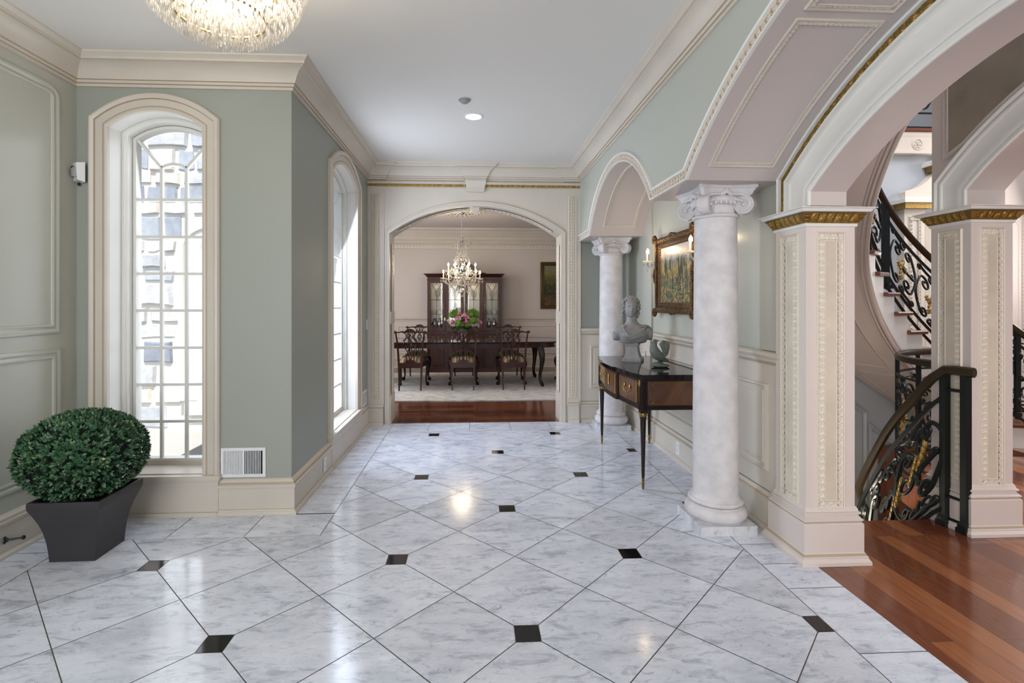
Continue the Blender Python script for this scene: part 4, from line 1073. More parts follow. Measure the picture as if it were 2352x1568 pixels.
for d0, d1 in ((.02, .10),):
    vs = [(x, d0, z) for x, z in out]+[(x, d0, z) for x, z in inn]+[(x, d1, z) for x, z in out]+[(x, d1, z) for x, z in inn]; fs = []
    for i in range(n-1): fs += [(i, i+1, n+i+1, n+i), (2*n+i, 3*n+i, 3*n+i+1, 2*n+i+1), (i, 2*n+i, 2*n+i+1, i+1), (n+i, n+i+1, 3*n+i+1, 3*n+i)]
    b.add(vs, fs)
for sg in (-1, 1):
    for k in range(3): b.tube([(sg*x, .07, z) for x, z in ((.30-.08*k, 2.01), (.26-.08*k, 2.05+.02*k), (.18-.06*k, 2.09+.03*k), (.12-.05*k, 2.06))], .008, 5)
    b.tube([(sg*(.06+.035*cos(t)), .07, 2.08+.035*sin(t)) for t in [k*.6 for k in range(11)]], .007, 5)
b.box(-.42, .42, .02, .12, 2.0, 2.012); b.build('pediment', burl, r)
for k, cx in enumerate((-.575, -.195, .195, .575)):
    d = MB(); y0, y1 = (.055, .075) if k in (1, 2) else (.075, .095); w, g = .178, .125; z0, z1 = .82, 1.868; gz0, gz1 = .885, 1.81
    d.box(cx-w, cx-g, y0, y1, z0, z1); d.box(cx+g, cx+w, y0, y1, z0, z1); d.box(cx-g, cx+g, y0, y1, z0, gz0); d.box(cx-g, cx+g, y0, y1, gz1, z1)
    dr = d.build('door', burl, r)
    d = MB(); y = y0+.006; q = lambda pts, rr_=.0042: d.tube([(cx+x, y, z) for x, z in pts], rr_, 4)
    q([(-g, 1.458), (g, 1.458)]); q([(-g, 1.162), (g, 1.162)]); q([(0, gz0), (0, 1.55)], .005)
    for sg in (-1, 1):
        q([(0, 1.55), (sg*.02, 1.62), (sg*.055, 1.70), (sg*.10, 1.775), (sg*g, 1.81)]); q([(sg*g, 1.50), (sg*.118, 1.58), (sg*.09, 1.67), (sg*.05, 1.75), (0, 1.81)])
        q([(sg*g, 1.66), (sg*.10, 1.73), (sg*.06, 1.81)]); q([(sg*.02, 1.60), (-sg*.03, 1.69), (-sg*.09, 1.77)])
        q([(sg*.118, 1.50), (sg*.118, .89)], .003)
    d.build('glazing_bars', mahog_d, dr)
    d = MB(); d.box(cx-g, cx+g, y0+.011, y0+.014, gz0, gz1); d.build('glass_pane', glassm, dr)
    d = MB(); hx = cx+(w-.03)*(1 if k in (0, 1) else -1); d.tube([(hx, y0-.001, 1.29), (hx, y0-.014, 1.30), (hx, y0-.016, 1.335), (hx, y0-.014, 1.37), (hx, y0-.001, 1.38)], .004, 6); d.box(hx-.006, hx+.006, y0-.003, y0, 1.28, 1.39); d.build('handle', brass_d, dr)
for z in (1.155, 1.452):
    b = MB(); b.box(-.735, .735, .11, .46, z, z+.007); b.build('glass_shelf', glassm, r)
for cx, hw, yy_ in ((-.585, .155, .015), (-.20, .175, -.015), (.20, .175, -.015), (.585, .155, .015)):
    b = MB(); b.box(cx-hw, cx+hw, yy_-.012, yy_+.01, .605, .735); dr = b.build('drawer', burl, r)
    b = MB()
    for sx in (-1, 1): b.box(cx+sx*.05-.012, cx+sx*.05+.012, yy_-.017, yy_-.012, .675, .70); 
    b.tube([(cx+x, yy_-.022, z) for x, z in ((-.05, .69), (-.048, .665), (-.03, .648), (0, .645), (.03, .648), (.048, .665), (.05, .69))], .005, 6)
    b.build('drawer_pull', brass, dr)
    b = MB(); b.box(cx-hw, cx+hw, yy_-.012, yy_+.01, .12, .585); b.box(cx-hw+.04, cx+hw-.04, yy_-.018, yy_-.012, .16, .545); dr = b.build('door', burl, r)
    b = MB(); hx = cx+(hw-.02)*(1 if cx < 0 else -1); b.box(hx-.008, hx+.008, yy_-.02, yy_-.012, .46, .54); b.ball((hx, yy_-.024, .50), .008, 8, 6); b.build('escutcheon', brass, dr)
area('cabinet_light', (CX, 10.66, 1.85), (CX, 10.60, 0), 1.4, .12, 5, (1, .88, .70))
# dishes inside
def lathing(name, loc, prof, m, label, cat, group, first=None):
    if first is None:
        b = MB(); b.lathe(prof, n=24); o = b.build(name, m)
    else: o = first.copy(); COL.objects.link(o)
    o.location = loc; return tag(o, label, cat, group)
hur = [(0, 0), (.05, .0), (.05, .008), (.012, .02), (.012, .05), (.03, .06), (.055, .10), (.062, .16), (.058, .24), (.055, .24), (.058, .16), (.05, .105), (.02, .065), (0, .06)]
f0 = None
for i, (x, lb) in enumerate(((-.575, 'first bay from the left'), (-.195, 'second bay from the left'), (.195, 'third bay from the left'), (.575, 'last bay toward the forest painting'))):
    f0_ = lathing('glass_hurricane', (CX+x, 10.62, 1.46), hur, sparkle, 'glass hurricane on the cabinet top shelf, %s' % lb, 'vase', 'glass hurricanes on the cabinet top shelf', f0); f0 = f0 or f0_
cup = [(0, 0), (.058, .002), (.062, .012), (.03, .01), (.028, .02), (.045, .04), (.052, .075), (.048, .075), (.04, .04), (0, .03)]
f0 = None
for x, lb in ((-.64, 'leftmost of four'), (-.51, 'just right of the leftmost cup'), (.51, 'second from the forest painting'), (.64, 'nearest the forest painting')):
    f0_ = lathing('teacup', (CX+x, 10.60, 1.163), cup, china, 'white cup on the cabinet middle shelf, %s' % lb, 'cup', 'china cups on the middle shelf', f0); f0 = f0 or f0_
ewer = [(0, 0), (.05, 0), (.052, .01), (.02, .02), (.015, .04), (.04, .07), (.055, .12), (.045, .17), (.02, .20), (.018, .23), (.03, .25), (.026, .25), (0, .2)]
lathing('silver_urn', (CX-.195, 10.60, 1.163), [(r_*.75, z_*.9) for r_, z_ in ewer], silver, 'small silver urn on the middle shelf behind the flowers', 'urn', None)
f0 = None
for x, lb in ((-.63, 'left pitcher of the leftmost bay'), (-.52, 'right pitcher of the leftmost bay'), (.52, 'second from the forest painting'), (.63, 'nearest the forest painting')):
    f0_ = lathing('silver_pitcher', (CX+x, 10.60, .822), ewer, silver, 'silver pitcher on the cabinet bottom shelf, %s' % lb, 'pitcher', 'silver pitchers on the bottom shelf', f0); f0 = f0 or f0_

# ------------------------------------------------------------------ flowers
FX, FY, FZ = -.17, 8.74, .757
r = empty('flower_arrangement', (FX, FY, FZ), 0, 'bouquet of pink roses and lime blossoms in a clear glass vase on the dining table', 'flowers')
b = MB(); b.lathe([(0, 0), (.045, .0), (.05, .02), (.055, .20), (.062, .22), (.058, .22), (.050, .20), (.045, .025), (0, .02)], n=24); b.build('vase', cglass, r)
b = MB(); random.seed(3)
for k in range(14):
    a = random.random()*6.28; b.tube([(.02*cos(a), .02*sin(a), .02), (.03*cos(a+.5), .03*sin(a+.5), .2), (.12*cos(a), .10*sin(a), .34)], .003, 5)
b.build('stems', dgreen, r)
def px(x, y, dy=0): # picture position on the plane of the bouquet
    u = (x-1145.07)/1151.04; w = (694.44-y)/1151.04; a = cos(YAW)*u+sin(YAW); bb = -sin(YAW)*u+cos(YAW); t = (FY+dy)/bb
    return (a*t-FX, dy, CAMH+w*t-FZ)
def rose(p, s):
    s *= 1.5
    b = MB()
    for k in range(13):
        a = k*2.4; rr_ = s*(.15+.75*k/13); tilt = .2+.9*k/13
        c = V(p)+V((rr_*.55*cos(a), rr_*.55*sin(a), s*.3*(1-k/13)))
        b.ball(c, (s*.46, s*.46, s*.12), 8, 5, R=(Matrix.Rotation(a, 3, 'Z') @ Matrix.Rotation(pi/2-tilt, 3, 'Y')))
    b.ball(p, s*.5, 8, 6); b.build('rose', pinkf, r)
for x, y, dy, s in ((1048, 727, .0, .05), (1075, 730, -.05, .05), (1094, 736, -.06, .045), (1060, 746, -.12, .05), (1067, 725, -.06, .055), (1051, 735, -.08, .055), (1039, 740, -.05, .05), (1069, 738, -.10, .055), (1063, 741, -.09, .045), (1077, 745, -.10, .045), (1103, 741, 0, .045), (1057, 722, .05, .04), (1086, 731, -.02, .03)): rose(px(x, y, dy), s)
def hyd(p, s, m=lgreen):
    s *= 1.18
    b = MB()
    for k in range(60):
        a = random.random()*6.28; ph = random.uniform(-.5, 1.5); d = V((cos(a)*cos(ph), sin(a)*cos(ph), sin(ph)*.8)); b.ball(V(p)+d*s, s*.24, 5, 4)
    b.ball(p, s*.85, 8, 6); b.build('green_blossom', m, r)
for x, y, dy, s in ((1040, 724, .03, .05), (1072, 747, -.1, .05), (1054, 744, -.12, .06), (1088, 737, -.10, .055), (1083, 722, 0, .06), (1092, 727, .02, .05)): hyd(px(x, y, dy), s)
b = MB()
for k in range(420):   # feathery lime sprays
    base = V(px(*random.choice([(1042, 728), (1086, 720), (1080, 724), (1044, 722), (1092, 724)]), random.uniform(-.08, .08))); d = V((random.uniform(-.6, .6), random.uniform(-.5, .5), random.uniform(.2, 1))).normalized()
    q = base+d*.10; s_ = V((d.z, 0, -d.x))*.010; b.add([base, base+d*.03+s_, q, base+d*.03-s_], [(0, 1, 2, 3)])
b.build('lime_sprays', lgreen, r)
b = MB()
for k in range(80):
    a = random.random()*6.28; L = random.uniform(.16, .36); el = random.uniform(-.35, .5); d = V((cos(a), sin(a)*.7, el)).normalized(); o_ = V((0, 0, random.uniform(.20, .27))); s_ = d.cross(V((0, 0, 1))).normalized()*random.uniform(.016, .03)
    b.add([o_, o_+d*L*.5+s_+V((0, 0, .02)), o_+d*L+V((0, 0, -.02)), o_+d*L*.5-s_+V((0, 0, .02))], [(0, 1, 2, 3)])
b.build('leaves', dgreen, r)
b = MB()
for x, y in ((1022, 733), (1030, 736), (1033, 715)):
    p = V(px(x, y)); b.tube([(0, 0, .22), (p*.6+V((0, 0, .05))), p], .003, 5); b.ball(p, (.018, .018, .03), 8, 6)
b.build('bud', paleg, r)

# ------------------------------------------------------------------ painting in the dining room
def framed(name, origin, W, H, fw, N, ux, fm, am, label, corners=True):
    """framed picture; origin = centre on the wall"""
    r = empty(name, origin, 0, label, 'painting'); ux = V(ux); n = V(N); up = V((0, 0, 1))
    P = [ux*a*(W/2)+up*b*(H/2) for a, b in ((-1, -1), (-1, 1), (1, 1), (1, -1))]
    if n.cross(up).dot(ux) > 0: P = P[::-1]
    b = MB(); b.sweep(P, [(0, 0), (0, .03), (-.01, .045), (-.025, .05), (-fw*.45, .03), (-fw*.6, .035), (-fw*.7, .022), (-fw*.86, .026), (-fw, .014), (-fw, 0)], N, closed=True)
    b.relief(P, N, -fw*.5, -.006, .038, acanthus(.06, .016), .009, 5, closed=True)
    if corners:
        for p in P:
            q = p*.985
            for k in range(7):
                a = k*.9; b.ball(q+ux*(.028*cos(a))+up*(.028*sin(a))+n*.045, (.017, .017, .017), 7, 5)
        for a, bb in ((0, 1), (0, -1), (1, 0), (-1, 0)):
            q = ux*a*(W/2-.01)+up*bb*(H/2-.01)
            for k in range(-3, 4): b.ball(q+(ux if bb else up)*(k*.02)+n*(.05-.003*abs(k))+(up*bb+ux*a)*(.008*(3-abs(k))/3), (.015, .015, .015), 7, 5)
    b.build('frame', fm, r)
    w, h = W/2-fw+.004, H/2-fw+.004; Q = [ux*a*w+up*bb*h for a, bb in ((-1, -1), (1, -1), (1, 1), (-1, 1))]
    b = MB(); b.add([q+n*.010 for q in Q]+[q+n*.016 for q in Q], [(3, 2, 1, 0), (4, 5, 6, 7), (0, 1, 5, 4), (1, 2, 6, 5), (2, 3, 7, 6), (3, 0, 4, 7)], 0, smooth=False); b.build('canvas', am, r)
    return r
framed('framed_painting', (1.86, 10.885, 1.778), .80, 1.02, .085, (0, -1, 0), (1, 0, 0), gframe2, art2, 'framed painting of dark forest trees on the dining room wall', False)

# ceiling rose and crystal chandelier of the dining room
CHX, CHY = -.20, 8.76
b = MB(); b.lathe([(0, -.02), (.05, -.022), (.08, -.03), (.12, -.012), (.20, -.016), (.28, -.012), (.32, -.024), (.36, -.03), (.40, -.022), (.42, -.004), (.42, 0)], n=48)
for k in range(24):
    a = 2*pi*k/24; b.ball((.26*cos(a), .26*sin(a), -.016), (.05, .014, .010), 8, 5, m=1, R=Matrix.Rotation(a, 3, 'Z')); b.ball((.17*cos(a+.13), .17*sin(a+.13), -.016), (.035, .012, .010), 8, 5, R=Matrix.Rotation(a+.13, 3, 'Z'))
    b.ball((.34*cos(a), .34*sin(a), -.028), (.012, .03, .008), 6, 5, m=1, R=Matrix.Rotation(a, 3, 'Z'))
o = b.build('ceiling_medallion', [trimw, gold]); o.location = (CHX, CHY, 2.998); tag(o, 'round plaster ceiling medallion with gilded leaves above the dining chandelier', 'ceiling medallion')

def crystal_mesh():
    b = MB(); n = 6
    b.add([(0, 0, .5)]+[(.34*cos(k*pi/3), .34*sin(k*pi/3), .12) for k in range(6)]+[(.26*cos(k*pi/3+.5), .26*sin(k*pi/3+.5), -.16) for k in range(6)]+[(0, 0, -.5)],
          [(0, 1+k, 1+(k+1) % 6) for k in range(6)]+[(1+k, 7+k, 1+(k+1) % 6) for k in range(6)]+[(1+(k+1) % 6, 7+k, 7+(k+1) % 6) for k in range(6)]+[(7+k, 13, 7+(k+1) % 6) for k in range(6)], 0, smooth=False)
    return b
def crys(b, p, s, sz=None, rot=0):
    c = crystal_mesh(); R = Matrix.Rotation(rot, 3, 'Z'); b.add([V(p)+V(((R @ V(v)).x*s, (R @ V(v)).y*s, v[2]*(sz or s*1.6))) for v in c.v], c.f, 0, smooth=False)
r = empty('crystal_chandelier', (CHX, CHY, 3.0), 0, 'tiered crystal chandelier with lit candle bulbs hanging over the dining table', 'chandelier')
b = MB(); b.lathe([(0, -.02), (.05, -.022), (.045, -.04), (.02, -.06), (0, -.065)], n=20); z = -.06
while z > -.52: b.tube([(.010*cos(t)*(1 if int(z*33) % 2 else .3), .010*cos(t)*(.3 if int(z*33) % 2 else 1), z-.018+.018*sin(t)) for t in [k*pi/4 for k in range(8)]], .003, 5, closed=True); z -= .03
b.build('chain', silver, r)
b = MB(); b.lathe([(0, -.50), (.03, -.52), (.045, -.56), (.02, -.60), (.03, -.66), (.012, -.70), (.02, -.80), (.045, -.86), (.02, -.90), (.015, -.98), (.05, -1.04), (.07, -1.08), (.03, -1.14), (.02, -1.22), (.05, -1.27), (.09, -1.31), (.04, -1.36), (0, -1.42)], n=20); b.build('stem', cglass, r)
random.seed(8); drops = []; strands = MB()
for tier, (na, rad, zc, off) in enumerate(((6, .33, -1.19, .3), (6, .235, -1.06, .05))):
    for k in range(na):
        a = 2*pi*k/na+off; d = V((cos(a), sin(a), 0)); b = MB()
        P = [d*.04+V((0, 0, zc-.02)), d*rad*.35+V((0, 0, zc-.09)), d*rad*.7+V((0, 0, zc-.10)), d*rad*.95+V((0, 0, zc-.05)), d*rad+V((0, 0, zc))]
        b.tube(P, .009, 6); ar = b.build('arm', sparkle, r)
        b = MB(); b.lathe([(0, 0), (.02, 0), (.05, .008), (.058, .018), (.05, .014), (.02, .006), (0, .006)], tuple(d*rad+V((0, 0, zc))), 16); b.build('drip_pan', sparkle, r)
        b = MB(); b.lathe([(0, 0), (.011, 0), (.011, .09), (0, .09)], tuple(d*rad+V((0, 0, zc+.01))), 12); cs = b.build('candle_sleeve', candle, r)
        b = MB(); b.lathe([(0, 0), (.010, .006), (.016, .02), (.014, .035), (.006, .052), (0, .062)], tuple(d*rad+V((0, 0, zc+.10))), 12); b.build('bulb', bulb, cs)
        for q in range(5):
            an = a+2*pi*q/5; drops.append((d*rad+V((.052*cos(an), .052*sin(an), zc-.035)), .024, .055))
        for q in range(8): crys(strands, d*rad*(q/8)+V((0, 0, zc-.06-.05*sin(q/8*pi))), .022, .03, q)
for zc, rad, n in ((-.60, .12, 10), (-.72, .09, 8), (-.86, .13, 10), (-1.24, .16, 12), (-1.34, .09, 8)):
    for k in range(n):
        a = 2*pi*k/n+zc*7; strands_p = V((rad*cos(a), rad*sin(a), zc)); crys(strands, strands_p, .026, .055, a)
        for q in range(1, 6): crys(strands, V((rad*cos(a)*(1-q/6), rad*sin(a)*(1-q/6), zc+.05+.10*(q/6)**1.5)), .016, .018, a)
for k in range(260):
    a = random.random()*6.28; zz = random.uniform(-1.42, -.98); rr_ = random.uniform(.02, .30 if zz > -1.30 else .14); crys(strands, V((rr_*cos(a), rr_*sin(a), zz)), random.uniform(.016, .032), random.uniform(.025, .055), a)
for k in range(110):
    a = random.random()*6.28; zz = random.uniform(-.98, -.52); rr_ = random.uniform(.02, .06+.12*abs(sin(zz*9))); crys(strands, V((rr_*cos(a), rr_*sin(a), zz)), random.uniform(.012, .024), random.uniform(.025, .055), a)
for k in range(6):   # arching top plumes
    a = 2*pi*k/6; strands.tube([(.02*cos(a), .02*sin(a), -.62), (.08*cos(a), .08*sin(a), -.54), (.13*cos(a), .13*sin(a), -.57), (.155*cos(a), .155*sin(a), -.68)], .005, 5)
o = strands.build('crystal_strand', sparkle, r); o['kind'] = 'stuff'
b = crystal_mesh(); b.v = [(x, y, z) for x, y, z in b.v]; d0 = None
for p, s, sz in drops[:60]:
    if d0 is None: o = b.build('crystal_drop', sparkle, r); d0 = o
    else: o = d0.copy(); COL.objects.link(o)
    o.location = p; o.scale = (s, s, sz)
crys_ball = MB(); crys_ball.ball((0, 0, -1.47), .03, 12, 8); crys_ball.build('crystal_ball', cglass, r)
pl = bpy.data.lights.new('chandelier_glow', 'POINT'); pl.energy = 26; pl.color = (1, .80, .56); pl.shadow_soft_size = .18
po = bpy.data.objects.new('chandelier_glow', pl); COL.objects.link(po); po.location = (CHX, CHY, 2.02)
# ------------------------------------------------------------------ stair hall
HC = V((4.714, 2.719, 0)); HR, HO = 1.94, 2.70; TH0, DTH, HZ0, RISE = 1.669, .106, .96, .18
def hp(r, t, z): a = TH0+DTH*t; return V((HC.x+r*cos(a), HC.y+r*sin(a), z))
def hz(t): return HZ0+RISE*t
I0, I1 = -4, 12
def zsof(t): return max(hz(t)-.50, -.36)
# shell of the hall
mb = MB(); n = 40
for i in range(n):
    a0, a1 = 97+(172-97)*i/n, 97+(172-97)*(i+1)/n
    p, q = [V((HC.x+2.72*cos(radians(a)), HC.y+2.72*sin(radians(a)), 0)) for a in (a0, a1)]; up = V((0, 0, 1))
    mb.add([p-up*2.8, q-up*2.8, q+up*6.9, p+up*6.9], [(0, 1, 2, 3)])
for i in range(20):
    a0, a1 = 50+(97-50)*i/20, 50+(97-50)*(i+1)/20
    p, q = [V((HC.x+2.72*cos(radians(a)), HC.y+2.72*sin(radians(a)), 0)) for a in (a0, a1)]; up = V((0, 0, 1))
    zt0, zt1 = [max(-.05, zsof((radians(a)-TH0)/DTH)+.01) for a in (a0, a1)]; mb.add([p-up*2.8, q-up*2.8, q+up*zt1, p+up*zt0], [(0, 1, 2, 3)])
o = mb.build('wall_stairwell', bluegrey); struct(o, 'curved grey wall enclosing the stairwell', 'wall')
mb = MB()
def ow(a, z): return (HC.x+2.708*cos(radians(a)), HC.y+2.708*sin(radians(a)), z)
def cn(p): v = HC-V(p); v.z = 0; return v.normalized()
for a0, a1, zl, zh0, zh1 in ((97, 112, -2.5, .17, .62), (88, 95.5, -2.5, -.25, .02)):
    P = [ow(a0, zl), ow(a0, zh0)]+[ow(a0+(a1-a0)*k/6, zh0+(zh1-zh0)*k/6) for k in range(1, 7)]+[ow(a1, zl)]
    mb.sweep(P, [(-.02, 0), (-.016, .012), (-.004, .016), (.004, .008), (.014, .012), (.02, 0)], cn, closed=True)
mb.sweep([ow(60+4*k, -2.62) for k in range(29)], [(.0, .0), (.0, .02), (.12, .02), (.13, .03), (.15, .03), (.16, 0)], cn)
o = mb.build('trim_19', bluegrey); struct(o, 'panel mouldings on the curved stairwell wall', 'trim')
mb = MB(); mb.box(1.9, 9, -3, 8, -2.85, -2.7); o = mb.build('floor', dinewood); struct(o, 'dark lower floor at the foot of the descending stair', 'floor')
mb = MB(); mb.box(1.84, 9.1, -3.3, -3.1, 0, 6.9); mb.box(9, 9.2, -3.3, 8, -2.8, 6.9); mb.box(1.8, 9.2, 7.8, 8, -2.8, 6.9); mb.box(1.80, 2.0, -3.3, 6.2, 3.3, 6.9); mb.box(1.9, 4.4, 5.9, 6.1, -2.8, 6.9)
mb.box(2.0, 3.0, 2.95, 3.10, -2.8, -.16)
o = mb.build('wall_hall', bluegrey); struct(o, 'pale grey outer walls of the stair hall', 'wall')
mb = MB(); mb.box(1.8, 9.2, -3.3, 8, 6.9, 7.0); o = mb.build('ceiling', ceilm); struct(o, 'high ceiling of the stair hall', 'ceiling')
# floor around the well is part of the hall floor mesh; ring shaped landing
mb = MB(); pts = [(4.35+.97*cos(radians(a)), 3.5+.97*sin(radians(a))) for a in range(190, 60, -8)]
mb.prism([(3.36, 2.3)]+pts+[(5.2, 4.3), (5.2, 2.3)], -.2, -.0015)
o = mb.build('floor', hallwood); struct(o, 'rounded wood landing inside the stairwell guard', 'floor')

# far wall, doorway and balcony seen through the arch
mb = MB(); arch_wall(mb, mp_y, 4.3, 9, 0, 3.36, 6.40, 6.6, [dict(c=6.60, hw=.50, zb=0, zs=2.40, zt=2.68)], 0, 0)
o = mb.build('wall_hall_back', bluegrey); struct(o, 'blue-grey wall beyond the curved stair', 'wall')
mb = MB()
mb.box(5.63, 5.91, 6.28, 6.40, 0, 2.68)
carved_panel(mb, (5.77, 6.28, 0), (1, 0, 0), .15, .4, 2.52, (0, -1, 0), .05, .015, .035)
mb.box(5.61, 5.93, 6.24, 6.40, 0, .3)
# spandrel with a round cut, above the pilaster cap
cut = [(5.66, 2.76), (5.66, 2.86)]+[(5.60+.56*sin(radians(a)), 3.44-.57*cos(radians(a))) for a in range(8, 84, 8)]+[(6.16, 3.36), (6.5, 3.36), (6.5, 2.76)]
nn = len(cut); mb.add([(x, 6.30, z) for x, z in cut]+[(x, 6.42, z) for x, z in cut], [tuple(range(nn)), tuple(range(2*nn-1, nn-1, -1))]+[(i, (i+1) % nn, nn+(i+1) % nn, nn+i) for i in range(nn)], 0, smooth=False)
for k in range(3): 
    P = [(6.10-.055*k, 6.36, 0)]+[(x, 6.36, z) for x, z in arc(6.60, .50+.055*k, 2.40+.01*k, 2.68+.04*k, 16)]+[(7.10+.055*k, 6.36, 0)]
    mb.sweep(P, [(0, -.06), (0, .01+.02*k), (.02, .025+.02*k), (.045, .01+.02*k), (.055, -.04)], (0, -1, 0))
o = mb.build('trim_20', [trim, glaze]); struct(o, 'cream pilaster, curved spandrel and stepped door casing on the far hall wall', 'trim')
mb = MB()
for x0, x1, z in ((5.55, 5.99, 2.70), (5.98, 6.5, 3.20)):
    mb.box(x0+.04, x1-.04, 6.22, 6.42, z-.07, z); mb.add([], [])
o = mb.build('trim_21', gold_d if False else gold); struct(o, 'gilded bands under the caps of the far pilaster', 'trim')
mb = MB()
for x0, x1, z in ((5.55, 5.99, 2.70), (5.98, 6.5, 3.20)): mb.box(x0, x1, 6.18, 6.42, z, z+.05); mb.box(x0+.02, x1-.02, 6.2, 6.42, z+.05, z+.07)
o = mb.build('trim_22', trimw); struct(o, 'white caps of the far pilaster', 'trim')
mb = MB(); mb.box(6.12, 7.12, 6.5, 6.56, 0, 2.8); mb.box(6.25, 6.55, 6.485, 6.5, .3, 1.2); mb.box(6.25, 6.55, 6.485, 6.5, 1.35, 2.4)
o = mb.build('door_1', reddoor); struct(o, 'red-brown wooden door beyond the curved stair', 'door')
mb = MB(); mb.box(4.3, 9, 6.35, 7.8, 3.36, 3.66); mb.sweep([(9, 6.35, 0), (4.3, 6.35, 0)], [(0, 3.36), (.03, 3.37), (.03, 3.40), (.012, 3.41), (.012, 3.58), (.02, 3.60), (.03, 3.62), (.03, 3.655), (0, 3.66)], (0, 0, 1))
for x in [4.5+.34*k for k in range(12)]:
    for rr_ in (.07, .045): mb.lathe([(rr_-.012, -.002), (rr_-.006, .012), (rr_, .012), (rr_+.006, -.002)], (0, 0, 0), 20) if False else None
    mb.tube([(x+.068*cos(t), 6.336, 3.495+.068*sin(t)) for t in [k*pi/10 for k in range(20)]], .009, 6, closed=True); 
    for k in range(6): mb.ball((x+.035*cos(k*pi/3), 6.336, 3.495+.035*sin(k*pi/3)), (.018, .010, .018), 7, 5)
    mb.ball((x, 6.332, 3.495), .014, 7, 5)
mb.box(4.3, 9, 6.30, 7.8, 3.66, 3.70, 1)
o = mb.build('trim_23', [trim, walnut_t]); struct(o, 'balcony edge with round rosettes above the far hall wall', 'trim')

mb = MB(); mb.box(6.98, 8.98, 6.30, 6.395, 0, 3.3); carved_panel(mb, (7.45, 6.30, 0), (1, 0, 0), .34, .5, 2.6, (0, -1, 0), .05, .015, .035)
o = mb.build('trim_24', [taupe, glaze]); struct(o, 'taupe panelled pilaster at the right end of the far hall wall', 'trim')
# ------------------------------------------------------------------ the curved stair
st = empty('staircase', (HC.x, HC.y, 0), 0, 'white curved staircase with wooden treads sweeping up behind the piers', 'staircase')
loc = V((HC.x, HC.y, 0))
for i in range(I0, I1+1):
    b = MB(); ts = [i-.12+(1.14)*k/4 for k in range(5)]; z = hz(i); vs = []
    for t in ts:
        for r_, zz in ((HR-.035, z-.036), (HR-.04, z-.012), (HR-.03, z), (HO, z), (HO, z-.036)): vs.append(hp(r_, t, zz)-loc)
    fs = []
    for k in range(4):
        for j in range(5): fs.append((k*5+j, k*5+(j+1) % 5, (k+1)*5+(j+1) % 5, (k+1)*5+j))
    fs += [(0, 1, 2, 3, 4), (20, 21, 22, 23, 24)]; b.add(vs, fs); b.build('tread', walnut_t, st, ang=30)
b = MB()
for i in range(I0, I1+1):
    z = hz(i)-.036
    for k in range(4):
        t0, t1 = i+k/4, i+(k+1)/4
        b.add([hp(HR, t0, zsof(t0))-loc, hp(HR, t1, zsof(t1))-loc, hp(HR, t1, z)-loc, hp(HR, t0, z)-loc], [(0, 1, 2, 3)])
    b.add([hp(HR, i, z-RISE+.036)-loc, hp(HO, i, z-RISE+.036)-loc, hp(HO, i, z)-loc, hp(HR, i, z)-loc], [(0, 1, 2, 3)])
    for k in range(4):
        t0, t1 = i+k/4, i+(k+1)/4
        if zsof(t0) > -.35: b.add([hp(HO, t0, zsof(t0)+.0)-loc, hp(HO, t1, zsof(t1))-loc, hp(HO, t1, z)-loc, hp(HO, t0, z)-loc], [(0, 1, 2, 3)])
b.add([hp(HR, I1+1, hz(I1)-.04)-loc, hp(HO, I1+1, hz(I1)-.04)-loc, hp(HO, I1+1, zsof(I1+1))-loc, hp(HR, I1+1, zsof(I1+1))-loc], [(0, 1, 2, 3)])
b.build('stringer', stepw, st)
b = MB(); N_ = 90; ts = [I0+(I1+1-I0)*k/N_ for k in range(N_+1)]
for k in range(N_):
    t0, t1 = ts[k], ts[k+1]
    for q in range(4):
        r0, r1 = HR+(HO-HR)*q/4, HR+(HO-HR)*(q+1)/4
        b.add([hp(r0, t0, zsof(t0))-loc, hp(r1, t0, zsof(t0))-loc, hp(r1, t1, zsof(t1))-loc, hp(r0, t1, zsof(t1))-loc], [(0, 1, 2, 3)])
b.build('soffit', taupe, st)
b = MB()
for r_, dz, rad in ((HR-.004, -.005, .016), (HR-.010, .030, .010), (HR+.030, -.008, .010), (HR+.055, -.004, .007), (HR-.006, .055, .006)):
    b.tube([hp(r_, t, zsof(t)+dz)-loc for t in ts], rad, 8)
for t0, t1 in ((-1.6, 1.2), (1.7, 5.2), (5.7, 9.0), (9.4, 12)):
    for g in (0, .02):
        P = []
        for k in range(13): t = t0+(t1-t0)*k/12; P.append((HR+.19+g, t))
        for k in range(7): t = t1; P.append((HR+.19+g+(HO-.16-HR-.19-2*g)*(k+1)/7, t-g*2))
        for k in range(13): t = t1-(t1-t0)*k/12; P.append((HO-.16-g, t))
        for k in range(7): P.append((HO-.16-g-(HO-.16-HR-.19-2*g)*(k+1)/7, t0+g*2))
        b.tube([hp(r_, t, zsof(t)-.006)-loc for r_, t in P], .010 if not g else .006, 6, closed=True)
b.build('edge_moulding', taupe, st)

